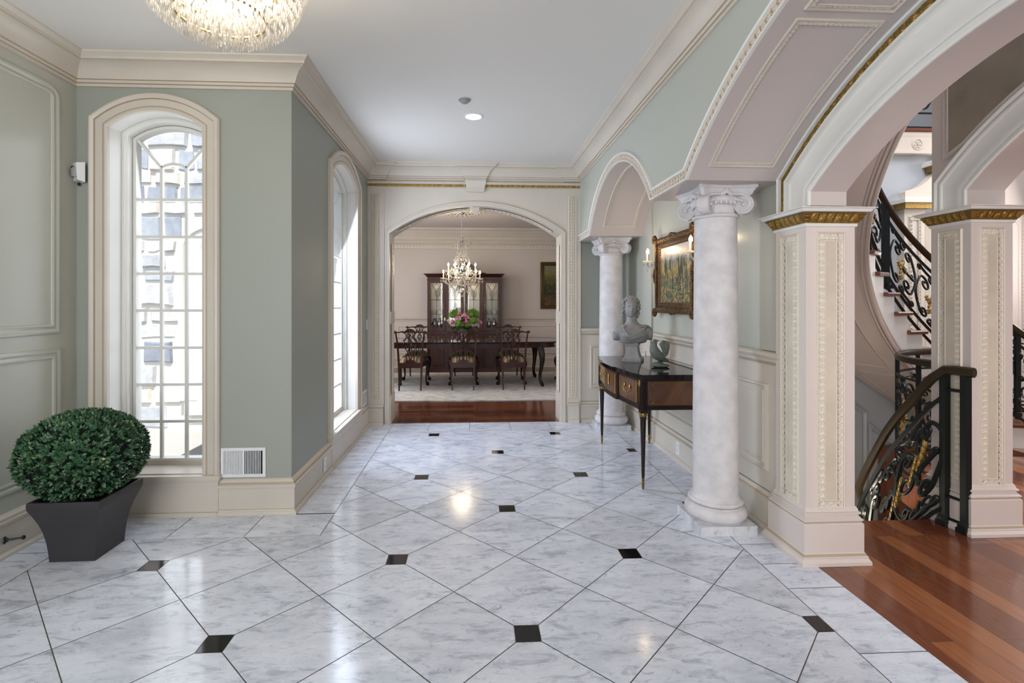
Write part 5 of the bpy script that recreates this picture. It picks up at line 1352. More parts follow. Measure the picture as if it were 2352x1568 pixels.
# ironwork helpers: u along the rail (metres), v height
def spiral(c, r, turns, a0, sg, n=26):
    return [(c[0]+r*(1-.86*k/n)*cos(a0+sg*turns*2*pi*k/n), c[1]+r*(1-.86*k/n)*sin(a0+sg*turns*2*pi*k/n)) for k in range(n+1)]
def bez(p0, p1, p2, p3, n=12):
    return [tuple((1-t)**3*p0[q]+3*(1-t)**2*t*p1[q]+3*(1-t)*t*t*p2[q]+t**3*p3[q] for q in (0, 1)) for t in [k/n for k in range(1, n)]]
def scroll(c1, r1, a1, s1, c2, r2, a2, s2, k=1.0, turns=1.35):
    A = spiral(c1, r1, turns, a1, s1)[::-1]; B = spiral(c2, r2, turns, a2, s2)
    p0, p3 = A[-1], B[0]; d0 = (p0[0]-A[-2][0], p0[1]-A[-2][1]); d3 = (p3[0]-B[1][0], p3[1]-B[1][1])
    L = math.dist(p0, p3)*.45*k; n0 = math.hypot(*d0) or 1; n3 = math.hypot(*d3) or 1
    return A+bez(p0, (p0[0]+d0[0]/n0*L, p0[1]+d0[1]/n0*L), (p3[0]+d3[0]/n3*L, p3[1]+d3[1]/n3*L), p3)+B
def iron_panel(b, g, mp, W, H, rad=.011, u0=0, v0=0, leaves=True):
    S = []
    S.append(scroll((.26*W, .80*H), .13*W, pi*.9, -1, (.30*W, .30*H), .17*W, pi*1.05, 1))
    S.append(scroll((.74*W, .20*H), .13*W, -pi*.1, -1, (.70*W, .70*H), .17*W, .05*pi, 1))
    S.append(scroll((.50*W, .88*H), .085*W, pi*1.1, 1, (.86*W, .90*H), .07*W, pi*.7, -1, turns=1.1))
    S.append(scroll((.50*W, .12*H), .085*W, pi*.1, 1, (.14*W, .10*H), .07*W, -pi*.3, -1, turns=1.1))
    S.append(scroll((.12*W, .56*H), .06*W, pi*1.3, 1, (.42*W, .50*H), .07*W, pi*.2, 1, turns=1.0))
    for s_ in S: b.tube([mp(u0+x, v0+y) for x, y in s_], [rad*(.6+.4*sin(pi*min(1, max(.05, k/(len(s_)-1))))) for k in range(len(s_))], 7)
    if leaves:
        for k in range(6):
            v = .34+.30*k/5; p = mp(u0+W*(.5+.06*sin(k*.9)), v0+v*H); q = mp(u0+W*(.5+.06*sin(k*.9)+.03), v0+v*H+.03)
            d = (V(q)-V(p)); g.ball(p, (.013, .012, .026), 7, 5, R=Matrix.Rotation(.5*sin(k*2), 3, 'Y'))
        for x, y in ((.62, .50), (.36, .52), (.56, .30)):
            for k in range(4): g.ball(mp(u0+W*(x+.03*cos(k*1.6)), v0+H*(y+.03*sin(k*1.6))), .013, 6, 5)
# upper stair rail
r = empty('stair_railing', (HC.x, HC.y, 0), 0, 'dark green wrought iron railing with scrolls climbing the curved stair', 'railing')
RR = HR+.03; pu = DTH*RR
def rp(u, v): t = u/pu; return hp(RR, t, hz(t)+v)-loc
def hh(t): return .83-.022*max(0, min(t, 6))
b = MB(); b.tube([rp(t*pu, hh(t)) for t in [I0+(I1-I0+.5)*k/70 for k in range(71)]], .030, 8, flat=.75); b.build('handrail', railm, r)
for fv in (lambda t: .11, lambda t: hh(t)-.13, lambda t: 0.0): b = MB(); b.tube([rp(t*pu, fv(t)) for t in [I0+(I1-I0+.5)*k/60 for k in range(61)]], .014, 4); b.build('rail_bar', iron, r)
for t in (-3.6, -1.1, -.85, 3.25, 3.65, 7.9, 8.3, 11.9):
    b = MB(); b.tube([rp(t*pu, -.02), rp(t*pu, hh(t)-.01)], .017, 4); b.box(*[c for c in (rp(t*pu, 0).x-.03, rp(t*pu, 0).x+.03, rp(t*pu, 0).y-.03, rp(t*pu, 0).y+.03, rp(t*pu, 0).z-.01, rp(t*pu, 0).z+.03)]); b.build('post', iron, r)
for t0, t1 in ((-3.4, -1.3), (-.6, 3.05), (3.85, 7.7)):
    b = MB(); g = MB(); W = (t1-t0)/2*pu
    for k in range(2): iron_panel(b, g, rp, W, .55, .011, t0*pu+k*W, .12)
    b.build('scrollwork', iron, r); g.build('gilt_leaves', gold, r)
# guard rail around the well at floor level
r = empty('well_guard_rail', (4.35, 3.5, 0), 0, 'curved dark iron guard rail with scrolls around the stairwell at floor level', 'railing')
def gp(u, v): a = radians(200)-u/.95; return V((.95*cos(a), .95*sin(a), v))
UG = .95*radians(125); b = MB(); b.tube([gp(UG*k/40, .95) for k in range(41)], .030, 8, flat=.75); b.build('handrail', railm, r)
for v in (.80, .12, .04): b = MB(); b.tube([gp(UG*k/40, v) for k in range(41)], .012, 4); b.build('rail_bar', iron, r)
for k in range(5):
    b = MB(); u = UG*k/4; b.tube([gp(u, 0), gp(u, .93)], .016, 4); b.build('post', iron, r)
b = MB(); g = MB()
for k in range(4): iron_panel(b, g, gp, UG/4, .66, .011, UG/4*k, .13)
b.build('scrollwork', iron, r); g.build('gilt_leaves', gold, r)
# descending rail with the double newel posts
RP = [(2.97, 3.03, .978)]
def _ray(x, y): u = (x-1145.07)/1151.04; w = (694.44-y)/1151.04; return cos(YAW)*u+sin(YAW), -sin(YAW)*u+cos(YAW), w
RP = [(2.970, 3.030, .978), (2.957, 3.064, .946), (2.943, 3.130, .862), (2.938, 3.213, .752), (2.945, 3.322, .638), (2.965, 3.450, .490), (2.992, 3.597, .281), (3.050, 3.757, .090), (3.143, 3.946, -.110), (3.385, 4.177, -.39), (3.68, 4.40, -.80)]
acc = [0]
for i in range(1, len(RP)): acc.append(acc[-1]+math.dist(RP[i][:2], RP[i-1][:2]))
def dp(u, v):
    u = max(0, min(acc[-1]-1e-5, u)); i = max(k for k in range(len(acc)-1) if acc[k] <= u); t = (u-acc[i])/(acc[i+1]-acc[i]); p = V(RP[i]).lerp(V(RP[i+1]), t); return V((p.x-2.98, p.y-2.96, p.z-.93+v))
r = empty('descending_stair_railing', (2.98, 2.96, 0), 0, 'black and gold iron railing with twin newel posts curving down the lower stair', 'railing')
UD = acc[-1]; b = MB()
b.tube([(.018, -.105, .985), (.014, -.09, .985), (0, 0, .985), (-.008, .055, .982)]+[dp(UD*k/30, .93) for k in range(1, 31)], .030, 8, flat=.8); b.build('handrail', railm, r)
for v in (.76, .06, -.06): b = MB(); b.tube([dp(UD*k/30, v) for k in range(31)], .015, 4); b.build('rail_bar', iron, r)
for x, y in ((-.001, .066), (.014, -.055)):
    b = MB(); b.box(x-.019, x+.019, y-.019, y+.019, 0, .965); b.box(x-.034, x+.034, y-.034, y+.034, 0, .028); b.box(x-.028, x+.028, y-.028, y+.028, .028, .05); b.frustum(x, y, .026, .019, .05, .07); b.build('newel_post', iron, r)
for z in (.86, .19, .05): b = MB(); b.tube([(-.001, .066, z), (.014, -.055, z)], .010, 6); b.build('cross_bar', iron, r)
b = MB(); g = MB(); WD = UD/5
for k in range(5): iron_panel(b, g, dp, WD, .68, .015, WD*k, .07, k > 1)
for u_, v_, r_, s_ in ((.12, .60, .05, 1), (.10, .16, .06, -1), (.24, .40, .07, 1), (.36, .62, .05, -1), (.36, .16, .06, 1), (.46, .42, .06, -1), (.55, .62, .05, 1)):
    b.tube([dp(x, y) for x, y in spiral((u_, v_), r_, 1.5, u_*9, s_)], [.013-.006*k/26 for k in range(27)], 7)
b.build('scrollwork', iron, r); 
for p in [(.10, .55), (.16, .50), (.28, .45), (.34, .38)]:
    for k in range(5): g.ball(dp(p[0]+.012*k, p[1]-.03*k), (.018, .012, .034), 7, 5)
g.build('gilt_leaves', gold, r)
# steps going down (below the floor edge)
stl = empty('lower_staircase', (2.5, 3.2, 0), 0, 'lower flight of wooden steps descending from the floor edge', 'staircase')
for k in range(9):
    b = MB(); y0 = 3.12+.26*k; b.box(-.46, .42+.06*k, y0-3.2, y0+.30-3.2, -.18*(k+1)-.035, -.18*(k+1)); b.build('step', walnut_t, stl)
b = MB()
for k in range(9): y0 = 3.12+.26*k; b.box(-.45, .40+.06*k, y0-.012-3.2, y0+.012-3.2, -.18*(k+1)-.0, -.18*k-.036 if k else -.162)
b.build('riser', stepw, stl)
mb = MB(); mb.box(4.55, 5.35, 5.30, 5.42, -2.7, -.20); mb.box(4.65, 5.25, 5.27, 5.30, -2.5, -.35)
o = mb.build('door_2', reddoor); struct(o, 'red-brown door on the lower level glimpsed through the railing', 'door')
# curved bottom step at the right edge of the picture
r = empty('curved_landing_step', (6.25, 4.9, 0), 0, 'curved wooden step with white riser at the right edge beyond the second pier', 'step')
b = MB(); b.lathe([(0, 0), (.58, 0), (.58, .145), (0, .145)], n=48); b.build('riser', stepw, r)
b = MB(); b.lathe([(0, .145), (.60, .145), (.612, .158), (.60, .175), (0, .175)], n=48); b.build('tread', walnut_t, r)
r = empty('landing_railing', (6.25, 4.9, .175), 0, 'dark iron railing on the curved step at the right edge', 'railing')
def lp(u, v): a = radians(255)-u/.54; return V((.54*cos(a), .54*sin(a), v))
b = MB(); b.tube([lp(1.6*k/24, .90) for k in range(25)], .028, 8); b.build('handrail', railm, r)
for v in (.76, .10): b = MB(); b.tube([lp(1.6*k/24, v) for k in range(25)], .012, 4); b.build('rail_bar', iron, r)
for k in range(3): b = MB(); b.tube([lp(.05+.75*k, 0), lp(.05+.75*k, .9)], .02, 4); b.build('post', iron, r)
b = MB(); g = MB()
for k in range(3): iron_panel(b, g, lp, .5, .62, .011, .05+.5*k, .12)
b.build('scrollwork', iron, r)
# balcony railing
r = empty('balcony_railing', (4.4, 6.42, 3.70), 0, 'dark iron balcony railing with scrolls on the upper floor', 'railing')
bp_ = lambda u, v: V((u, 0, v))
for v in (.05, .24, .78): b = MB(); b.tube([bp_(0, v), bp_(4.4, v)], .013, 4); b.build('rail_bar', iron, r)
b = MB(); b.tube([bp_(0, .92), bp_(4.4, .92)], .03, 8); b.build('handrail', railm, r)
for k in range(7): b = MB(); u = .55+.62*k; b.tube([bp_(u, 0), bp_(u, .9)], .024, 4); b.box(u-.06, u+.06, -.04, .04, 0, .02); b.build('post', iron, r)
b = MB(); g = MB()
for k in range(7): iron_panel(b, g, bp_, .56, .50, .013, .58+.62*k, .26, False)
b.build('scrollwork', iron, r)
pl = bpy.data.lights.new('lower_hall_lamp', 'POINT'); pl.energy = 85; pl.color = (1, .86, .70); pl.shadow_soft_size = .15
po = bpy.data.objects.new('lower_hall_lamp', pl); COL.objects.link(po); po.location = (2.75, 3.75, -.55)
# ------------------------------------------------------------------ console table in the niche
KX, KY = 1.52, 4.325
r = empty('console_table', (KX, KY, 0), 0, 'walnut console table with black granite top and brass mounts, set between the plaster columns', 'table')
def fx(y, off=0):   # serpentine front, y relative
    s = y/.64; a = abs(s)
    x = -.275-.055*cos(pi/2*min(1, a))**1.0 - (.020 if a < .30 else 0) + (.0 if a < .86 else (a-.86)*.10)
    return x-off
def outline(off, ye, n=60):
    P = [(fx(-ye+2*ye*k/n, off), -ye+2*ye*k/n) for k in range(n+1)]; return P+[(.27, ye), (.27, -ye)]
b = MB(); b.prism(outline(.012, .665), .842, .868); b.prism(outline(.0, .652), .832, .842); b.build('granite_top', blackm, r)
b = MB(); b.prism([(x, y) for x, y in outline(-.022, .628)], .605, .832); b.prism([(x, y) for x, y in outline(-.012, .634)], .600, .614); b.build('apron', mahog_d, r)
def front_panel(y0, y1, z0, z1, off, th=.004, n=16):
    q = MB(); vs = []
    for k in range(n+1):
        y = y0+(y1-y0)*k/n
        for o_, z in ((off, z0), (off+th, z0+.004), (off+th, z1-.004), (off, z1)): vs.append((fx(y, o_-.022), y, z))
    fs = []
    for k in range(n):
        for j in range(3): fs.append((k*4+j, k*4+j+1, (k+1)*4+j+1, (k+1)*4+j))
    fs += [(0, 1, 2, 3), (n*4, n*4+1, n*4+2, n*4+3)]; q.add(vs, fs); return q
for y0, y1 in ((-.555, -.215), (-.18, .18), (.215, .555)):
    q = front_panel(y0, y1, .635, .815, .0, .006); dr = q.build('drawer', walnut, r)
    q = MB()
    for z in (.645, .805): q.tube([(fx(y, -.014), y, z) for y in [y0+.012+(y1-y0-.024)*k/12 for k in range(13)]], .0028, 5)
    for y in (y0+.012, y1-.012): q.tube([(fx(y, -.014), y, .645), (fx(y, -.014), y, .805)], .0028, 5)
    q.build('brass_inlay', brass_d, dr)
    q = MB(); yc = (y0+y1)/2
    if abs(yc) > .1:
        for s_ in (-1, 1): q.ball((fx(yc+s_*.05, -.010), yc+s_*.05, .745), (.006, .012, .016), 10, 7)
        q.tube([(fx(yc+s_, -.010)-.010, yc+s_, z) for s_, z in ((-.05, .745), (-.052, .725), (-.035, .705), (0, .697), (.035, .705), (.052, .725), (.05, .745))], .0035, 7)
    else:
        for k in range(5): q.ball((fx(0, -.010), 0, .70+.018*k), (.008, .014-.002*abs(k-2), .012), 8, 6)
    q.build('drawer_pull', brass, dr)
for sy in (-1, 1):
    q = MB(); y = sy*.628; q.box(-.215, .225, min(y, y+sy*.004), max(y, y+sy*.004), .635, .815); sp = q.build('side_panel', walnut, r)
    q = MB(); yy_ = y+sy*.006; c_ = .035
    P = [(-.20+c_, .642), (.21-c_, .642), (.21-c_, .642+c_), (.21, .642+c_), (.21, .808-c_), (.21-c_, .808-c_), (.21-c_, .808), (-.20+c_, .808), (-.20+c_, .808-c_), (-.20, .808-c_), (-.20, .642+c_), (-.20+c_, .642+c_)]
    q.tube([(x, yy_, z) for x, z in P], .0032, 4, closed=True)
    for x, z in ((-.185, .657), (.195, .657), (-.185, .793), (.195, .793)): q.tube([(x+.009*cos(t), yy_, z+.009*sin(t)) for t in [k*.785 for k in range(8)]], .003, 5, closed=True); q.ball((x, yy_, z), .004, 6, 4)
    q.build('brass_inlay', brass_d, sp)
for sx, sy in ((-1, -1), (-1, 1), (1, -1), (1, 1)):
    x = -.242 if sx < 0 else .235; y = sy*.605
    q = MB(); q.box(x-.027, x+.027, y-.027, y+.027, .575, .832)
    for k in (-1, 0, 1):
        q.tube([(x-.029, y+k*.013, .60), (x-.029, y+k*.013, .81)], .004, 6); q.tube([(x+k*.013, y-sy*-.029, .60), (x+k*.013, y+sy*.029, .81)], .004, 6)
    q.lathe([(0, .08), (.010, .08), (.0115, .1), (.017, .33), (.022, .50), (.0225, .525), (.026, .53), (.026, .575), (0, .575)], (x, y, 0), 16); lg = q.build('leg', mahog_d, r)
    q = MB(); q.lathe([(0, .548), (.027, .548), (.0285, .552), (.0285, .57), (.027, .575), (0, .576)], (x, y, 0), 18); q.lathe([(0, 0), (.007, 0), (.0095, .02), (.0085, .028), (.011, .032), (.011, .048), (0, .05)], (x, y, .0), 14)
    q.lathe([(.0095, .048), (.0105, .085)], (x, y, 0), 14)
    if sx < 0:
        for k in range(9): a = k*.7; q.ball((x-.028, y+.014*cos(a), .795+.018*sin(a)), (.006, .009, .010), 7, 5)
        q.ball((x-.032, y, .795), .010, 8, 6)
        for k in range(8): q.ball((x-.030, y, .762-.014*k), (.004, .004, .006), 6, 4)
    q.build('brass_mount', brass_d, lg)

# ------------------------------------------------------------------ stone bust
def remesh(o, vs_, sm=2):
    m = o.modifiers.new('remesh', 'REMESH'); m.mode = 'VOXEL'; m.voxel_size = vs_; m.use_smooth_shade = True
    s_ = o.modifiers.new('smooth', 'SMOOTH'); s_.iterations = sm; s_.factor = .5
def loft(b, rings, n=28):
    """rings: (cx, cy, cz, rx, ry, power)"""
    vs = []
    for cx, cy, cz, rx, ry, p in rings:
        for j in range(n):
            a = 2*pi*j/n; c_, s_ = cos(a), sin(a); vs.append((cx+rx*abs(c_)**p*(1 if c_ >= 0 else -1), cy+ry*abs(s_)**p*(1 if s_ >= 0 else -1), cz))
    fs = []
    for i in range(len(rings)-1):
        for j in range(n): fs.append((i*n+j, i*n+(j+1) % n, (i+1)*n+(j+1) % n, (i+1)*n+j))
    fs += [tuple(range(n-1, -1, -1)), tuple((len(rings)-1)*n+j for j in range(n))]; b.add(vs, fs)
r = empty('stone_bust', (1.472, 4.565, .868), radians(-4), 'grey stone classical bust with curly hair and draped chest on a waisted plinth', 'sculpture')
b = MB()
loft(b, [(0, 0, .162, .080, .050, 1), (0, 0, .172, .118, .064, .9), (0, -.004, .200, .132, .074, .85), (0, -.006, .240, .146, .082, .85), (.0, -.002, .280, .160, .080, .85), (.0, .006, .306, .152, .068, .9), (-.004, .012, .326, .108, .056, 1), (-.006, .010, .344, .064, .050, 1), (-.01, .004, .366, .049, .048, 1), (-.014, -.002, .400, .045, .047, 1), (-.016, -.002, .430, .046, .050, 1)])
# cut arm stubs and shoulders
b.ball((.130, 0, .272), (.050, .056, .054), 16, 12); b.ball((-.130, .004, .258), (.046, .054, .056), 16, 12)
b.lathe([(0, -.05), (.044, -.05), (.052, .0), (.050, .018), (0, .020)], (.152, -.004, .244), 24, axis='x'); b.lathe([(0, -.02), (.040, -.02), (.046, .0), (.042, .05), (0, .05)], (-.162, .0, .232), 24, axis='x')
# pectorals
for sx in (-1, 1): b.ball((sx*.058, -.052, .245), (.062, .034, .044), 16, 10); b.ball((sx*.062, -.084, .232), .006, 8, 6)
b.tube([(0, -.070, .20), (0, -.078, .25), (0, -.06, .29)], .006, 6)
b.tube([(-.03, -.078, .195), (.02, -.083, .22), (.055, -.085, .205)], .003, 5)
# head turned a little to its left
R = Matrix.Rotation(radians(-6), 3, 'Z') @ Matrix.Rotation(radians(4), 3, 'Y'); hc = V((-.020, -.012, .490)); HS = 1.16
def H(x, y, z): return hc+R @ V((x*HS, y*HS, z*HS))
_ball = b.ball
b.ball = lambda c, r_, n=10, k=7, m=0, R=None: _ball(c, ([q*HS for q in r_] if (R is not None and hasattr(r_, '__len__')) else r_), n, k, m, R)
b.ball(H(0, .008, .014), (.056, .068, .066), 20, 14, R=R)
b.ball(H(0, -.012, -.016), (.046, .054, .062), 20, 14, R=R); b.ball(H(0, -.030, -.052), (.024, .026, .022), 14, 10, R=R)   # jaw, chin
b.ball(H(0, -.046, -.052), (.013, .010, .010), 10, 8, R=R)
for sx in (-1, 1):
    b.ball(H(sx*.024, -.036, -.018), (.019, .016, .024), 12, 8, R=R)        # cheek
    b.ball(H(sx*.021, -.054, .010), (.015, .007, .004), 12, 6, R=R)         # brow
    b.ball(H(sx*.020, -.0525, -.003), (.0095, .006, .0055), 12, 8, R=R)      # eye
    b.ball(H(sx*.052, .0, -.006), (.007, .014, .019), 10, 8, R=R)           # ear
    b.ball(H(sx*.006, -.064, -.026), (.0055, .006, .005), 8, 6, R=R)
b.tube([H(0, -.056, .014), H(0, -.063, -.004), H(0, -.074, -.022), H(0, -.066, -.027)], [.006, .007, .009, .006], 8)
b.ball(H(0, -.060, -.038), (.014, .006, .0035), 10, 6, R=R); b.ball(H(0, -.058, -.044), (.011, .006, .004), 10, 6, R=R)
body = b.build('body', statue, r); remesh(body, .0032, 3)
b = MB(); random.seed(21)
for k in range(230):          # curls
    a = random.uniform(-pi, pi); e = random.uniform(-.35, 1.45); fy = -cos(a)
    if abs(a) < .95 and e < .62: continue
    p = H(.068*sin(a)*cos(e), .012-.068*cos(a)*cos(e)+.004, .016+.068*sin(e)); s_ = random.uniform(.012, .019)
    b.tube([p+V((s_*cos(t)*.8, -.004*sin(a*3), s_*sin(t)*.7)) for t in [random.random()*3+q*.9 for q in range(6)]], [.006, .008, .009, .009, .007, .005], 6)
for sx in (-1, 1):
    for k in range(7): z = .01-.013*k; b.ball(H(sx*(.060+.005*sin(k*2)), .008+.004*k, z), (.017, .020, .014), 9, 7)
hr = b.build('hair', statue, r); remesh(hr, .0028, 1)
b = MB()   # drapery folds across the chest
for k in range(6):
    o_ = k*.018
    b.tube([(.125, -.038+.004*k, .330-o_*.45), (.085, -.076, .306-o_*.62), (.03, -.092, .270-o_*.55), (-.030, -.096, .240-o_*.35), (-.070, -.092, .252-o_*.22), (-.098, -.070, .292-o_*.1), (-.100, -.02, .330)], [.005, .007, .008, .008, .007, .006, .005], 8)
b.ball((-.085, -.02, .318), (.030, .030, .016), 12, 8); b.ball((.095, -.02, .322), (.05, .045, .014), 14, 8)
dz = b.build('drapery', statue, r); remesh(dz, .0026, 1)
b = MB(); b.M = Matrix.Rotation(radians(-24), 4, 'Z')
pr = [(.0, .086), (.022, .086), (.028, .080), (.036, .072), (.045, .066), (.080, .056), (.120, .050), (.142, .050), (.145, .056), (.154, .058), (.160, .055), (.170, .05)]
for i in range(len(pr)-1): b.frustum(0, 0, pr[i][1], pr[i+1][1], pr[i][0], pr[i+1][0])
b.M = None
b.build('plinth', statue, r, ang=30)

# ------------------------------------------------------------------ verdigris rooster
r = empty('rooster_figurine', (1.555, 4.10, .868), radians(0), 'small weathered rooster figurine with curled tail on the console, right of the bust', 'figurine')
b = MB(); random.seed(4)
b.ball((0, 0, .014), (.078, .05, .018), 18, 8); b.ball((-.02, .0, .028), (.05, .036, .016), 14, 8)
for sx in (-1, 1): b.tube([(-.014+sx*.008, sx*.012, .03), (-.016+sx*.008, sx*.012, .065)], .007, 8)
loft_ = [(-.052, 0, .205), (-.058, 0, .175), (-.052, 0, .14), (-.030, 0, .105), (.0, 0, .08), (.035, 0, .062), (.07, 0, .05)]
b.tube([V(p) for p in loft_], [.020, .030, .040, .044, .036, .022, .008], 16)
b.ball((-.050, -.004, .205), (.022, .020, .020), 12, 8); b.tube([(-.068, -.006, .206), (-.082, -.008, .196)], [.007, .002], 8)
for k in range(4): b.ball((-.058+.012*k, 0, .226-.004*abs(k-1)), (.007, .004, .008), 8, 6)
b.ball((-.072, -.006, .188), (.006, .005, .010), 8, 6)
for k in range(7):   # tail plumes
    s_ = .6+.07*k; o_ = -.012+.004*k
    b.tube([(.022, o_, .085), (.050*s_+.02, o_, .135*s_+.03), (.045*s_+.018, o_, .185*s_+.015), (.02*s_+.01, o_*1.5, .212*s_), (.0+.012*(7-k)*.3, o_*1.8, .185*s_), (.018, o_*2, .165*s_)], [.010, .013, .013, .011, .008, .004], 8)
b.ball((.055, 0, .16), (.022, .018, .05), 12, 8, R=Matrix.Rotation(.2, 3, 'Y'))
for k in range(16):  # wing feathers
    b.tube([(-.035+.004*k, -.038+.001*k, .135-.004*k), (-.010+.005*k, -.036, .095-.003*k)], [.005, .003], 5)
o = b.build('body', verdi, r); remesh(o, .0028, 1)

# ------------------------------------------------------------------ framed painting and crystal wall lights
framed('framed_painting', (1.822, 4.415, 1.665), .86, .72, .105, (-1, 0, 0), (0, 1, 0), gframe, art1, 'ornate bronze-gilt framed garden painting hanging above the console table')
def sconce(loc, label):
    r = empty('wall_sconce', loc, 0, label, 'wall light', 'crystal candle wall lights')
    b = MB(); b.lathe([(0, -.015), (.035, -.012), (.042, -.004), (.045, .015)], (0, 0, 0), 20, axis='x'); b.ball((-.03, 0, 0), .020, 12, 8); b.ball((-.02, 0, -.045), .014, 10, 7); b.build('backplate', sparkle, r)
    b = MB(); b.tube([(-.02, 0, -.01), (-.05, -.02, -.045), (-.09, -.07, -.05), (-.125, -.105, -.02), (-.128, -.11, .0)], .008, 8); b.build('arm', sparkle, r)
    b = MB(); b.lathe([(0, 0), (.02, 0), (.045, .010), (.05, .016), (.044, .013), (.018, .006), (0, .006)], (-.128, -.11, .0), 20)
    b.build('drip_pan', sparkle, r)
    b = MB(); b.lathe([(0, 0), (.0115, 0), (.0115, .072), (0, .072)], (-.128, -.11, .008), 14); cs = b.build('candle_sleeve', candle, r)
    b = MB(); b.lathe([(0, 0), (.010, .006), (.0155, .018), (.014, .034), (.006, .05), (0, .058)], (-.128, -.11, .082), 14); b.build('bulb', bulb, cs)
    for k in range(6):
        a = k*pi/3; b = MB(); crys(b, (-.128+.042*cos(a), -.11+.042*sin(a), -.025), .016, .036, a); b.build('crystal_drop', sparkle, r)
    for p, s_, sz in (((-.075, -.05, -.125), .02, .06), ((-.128, -.11, -.075), .018, .05)):
        b = MB(); crys(b, p, s_, sz); b.tube([V(p)+V((0, 0, sz*.5)), V(p)+V((0, 0, sz*.5+.03))], .0015, 4); b.build('crystal_drop', sparkle, r)
    return r
s1 = sconce((1.828, 4.925, 1.795), 'lit crystal candle wall light on the far side of the garden painting')
dup2 = sconce((1.828, 3.955, 1.795), 'lit crystal candle wall light partly hidden behind the nearer plaster column')
for y in (4.80, 3.835):
    pl = bpy.data.lights.new('sconce_glow', 'POINT'); pl.energy = 1.6; pl.color = (1, .74, .46); pl.shadow_soft_size = .02
    po = bpy.data.objects.new('sconce_glow', pl); COL.objects.link(po); po.location = (1.66, y, 1.92)

# ------------------------------------------------------------------ planter with boxwood ball
r = empty('planter', (-2.178, 2.952, 0), radians(1), 'flared charcoal square planter on the marble floor by the left wall', 'planter')
b = MB(); prof = [(.118, 0), (.121, .05), (.127, .11), (.137, .17), (.150, .22), (.166, .265), (.180, .300), (.182, .306), (.184, .325), (.183, .345), (.170, .345), (.166, .30)]
for i in range(len(prof)-1):
    p, q = prof[i], prof[i+1]
    sq = [(-1, -1), (1, -1), (1, 1), (-1, 1)]
    vs = [(a*p[0], c_*p[0], p[1]) for a, c_ in sq]+[(a*q[0], c_*q[0], q[1]) for a, c_ in sq]
    b.add(vs, [(j, (j+1) % 4, 4+(j+1) % 4, 4+j) for j in range(4)])
b.add([(a*.118, c_*.118, 0) for a, c_ in ((-1, -1), (1, -1), (1, 1), (-1, 1))], [(0, 1, 2, 3)])
b.build('pot', potm, r, ang=30)
b = MB(); b.box(-.168, .168, -.168, .168, .28, .30); b.build('soil', soil, r)
r = empty('boxwood_ball', (-2.205, 2.965, .30), 0, 'clipped round green boxwood bush growing in the charcoal planter', 'plant')
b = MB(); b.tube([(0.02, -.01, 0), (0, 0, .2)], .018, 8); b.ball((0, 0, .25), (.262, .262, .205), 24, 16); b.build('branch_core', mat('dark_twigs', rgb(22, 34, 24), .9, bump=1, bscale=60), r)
b = MB(); random.seed(12); 
for k in range(3200):
    zz = random.uniform(-1, 1); a = random.uniform(0, 2*pi); q = sqrt(1-zz*zz); n_ = V((q*cos(a), q*sin(a), zz)); n_ = n_.normalized()
    f = 1+.05*noise.noise(n_*3.1)+.03*noise.noise(n_*7)
    c_ = V((n_.x*.292*f, n_.y*.292*f, .25+n_.z*.232*f)); 
    if c_.z < .01: continue
    ax = n_.cross(V((random.uniform(-1, 1), random.uniform(-1, 1), random.uniform(-1, 1)))).normalized(); tv = min(1, max(0, random.gauss(.42, .2)))
    up_ = (n_*.8+V((0, 0, .55))+ax*.5).normalized()
    for m_ in range(3):     # a sprig of small leaves
        d = (up_+Matrix.Rotation(m_*2.1+a, 3, up_) @ ax*random.uniform(.5, 1.1)).normalized(); L = random.uniform(.018, .029); s_ = d.cross(n_).normalized()*L*.33; h_ = d.cross(s_).normalized()*L*.10
        p0 = c_; p1 = c_+d*L*.45
        b.add([p0, p1+s_+h_, c_+d*L, p1-s_+h_, p1], [(0, 1, 4), (1, 2, 4), (2, 3, 4), (3, 0, 4)], 0, smooth=False, tint=(tv, tv, tv))
o = b.build('foliage', leafm, r, keep=1); o['kind'] = 'stuff'

# ------------------------------------------------------------------ foyer crystal chandelier
r = empty('basket_chandelier', (-.98, 2.0, 3.0), 0, 'glowing crystal basket chandelier hanging from the foyer ceiling at the top left', 'chandelier')
b = MB(); b.lathe([(0, -.02), (.09, -.02), (.10, -.01), (.10, -.002)], n=24); b.lathe([(0, -.16), (.012, -.16), (.012, -.02), (0, -.02)], n=10); b.build('canopy', brass, r)
b = MB()
for k in range(3):
    rr_, zz = ((.31, -.24), (.26, -.36), (.16, -.48))[k]; b.tube([(rr_*cos(t), rr_*sin(t), zz) for t in [q*pi/20 for q in range(40)]], .006, 6, closed=True)
for k in range(6): a = k*pi/3; b.tube([(.02*cos(a), .02*sin(a), -.14), (.3*cos(a), .3*sin(a), -.24)], .005, 6)
b.build('frame', brass, r)
for k in range(9):
    a = k*2*pi/9*1.0; rad, z = ((.17, -.34) if k % 3 else (.07, -.42)); b = MB(); b.lathe([(0, -.03), (.018, -.02), (.022, 0), (.014, .03), (0, .045)], (rad*cos(a), rad*sin(a), z), 12); b.build('bulb', bulb2, r)
cr_ = MB(); random.seed(2); k = 0
for ring in range(17):
    u = ring/16; rr_ = .325*cos(u*pi/2*.97)**.75; z = -.22-.325*sin(u*pi/2); m_ = max(3, int(2*pi*rr_/.021))
    for j in range(m_):
        a = 2*pi*j/m_+ring*.37; k += 1; crys(cr_, (rr_*cos(a), rr_*sin(a), z+random.uniform(-.006, .006)), random.uniform(.017, .022), random.uniform(.036, .048), a)
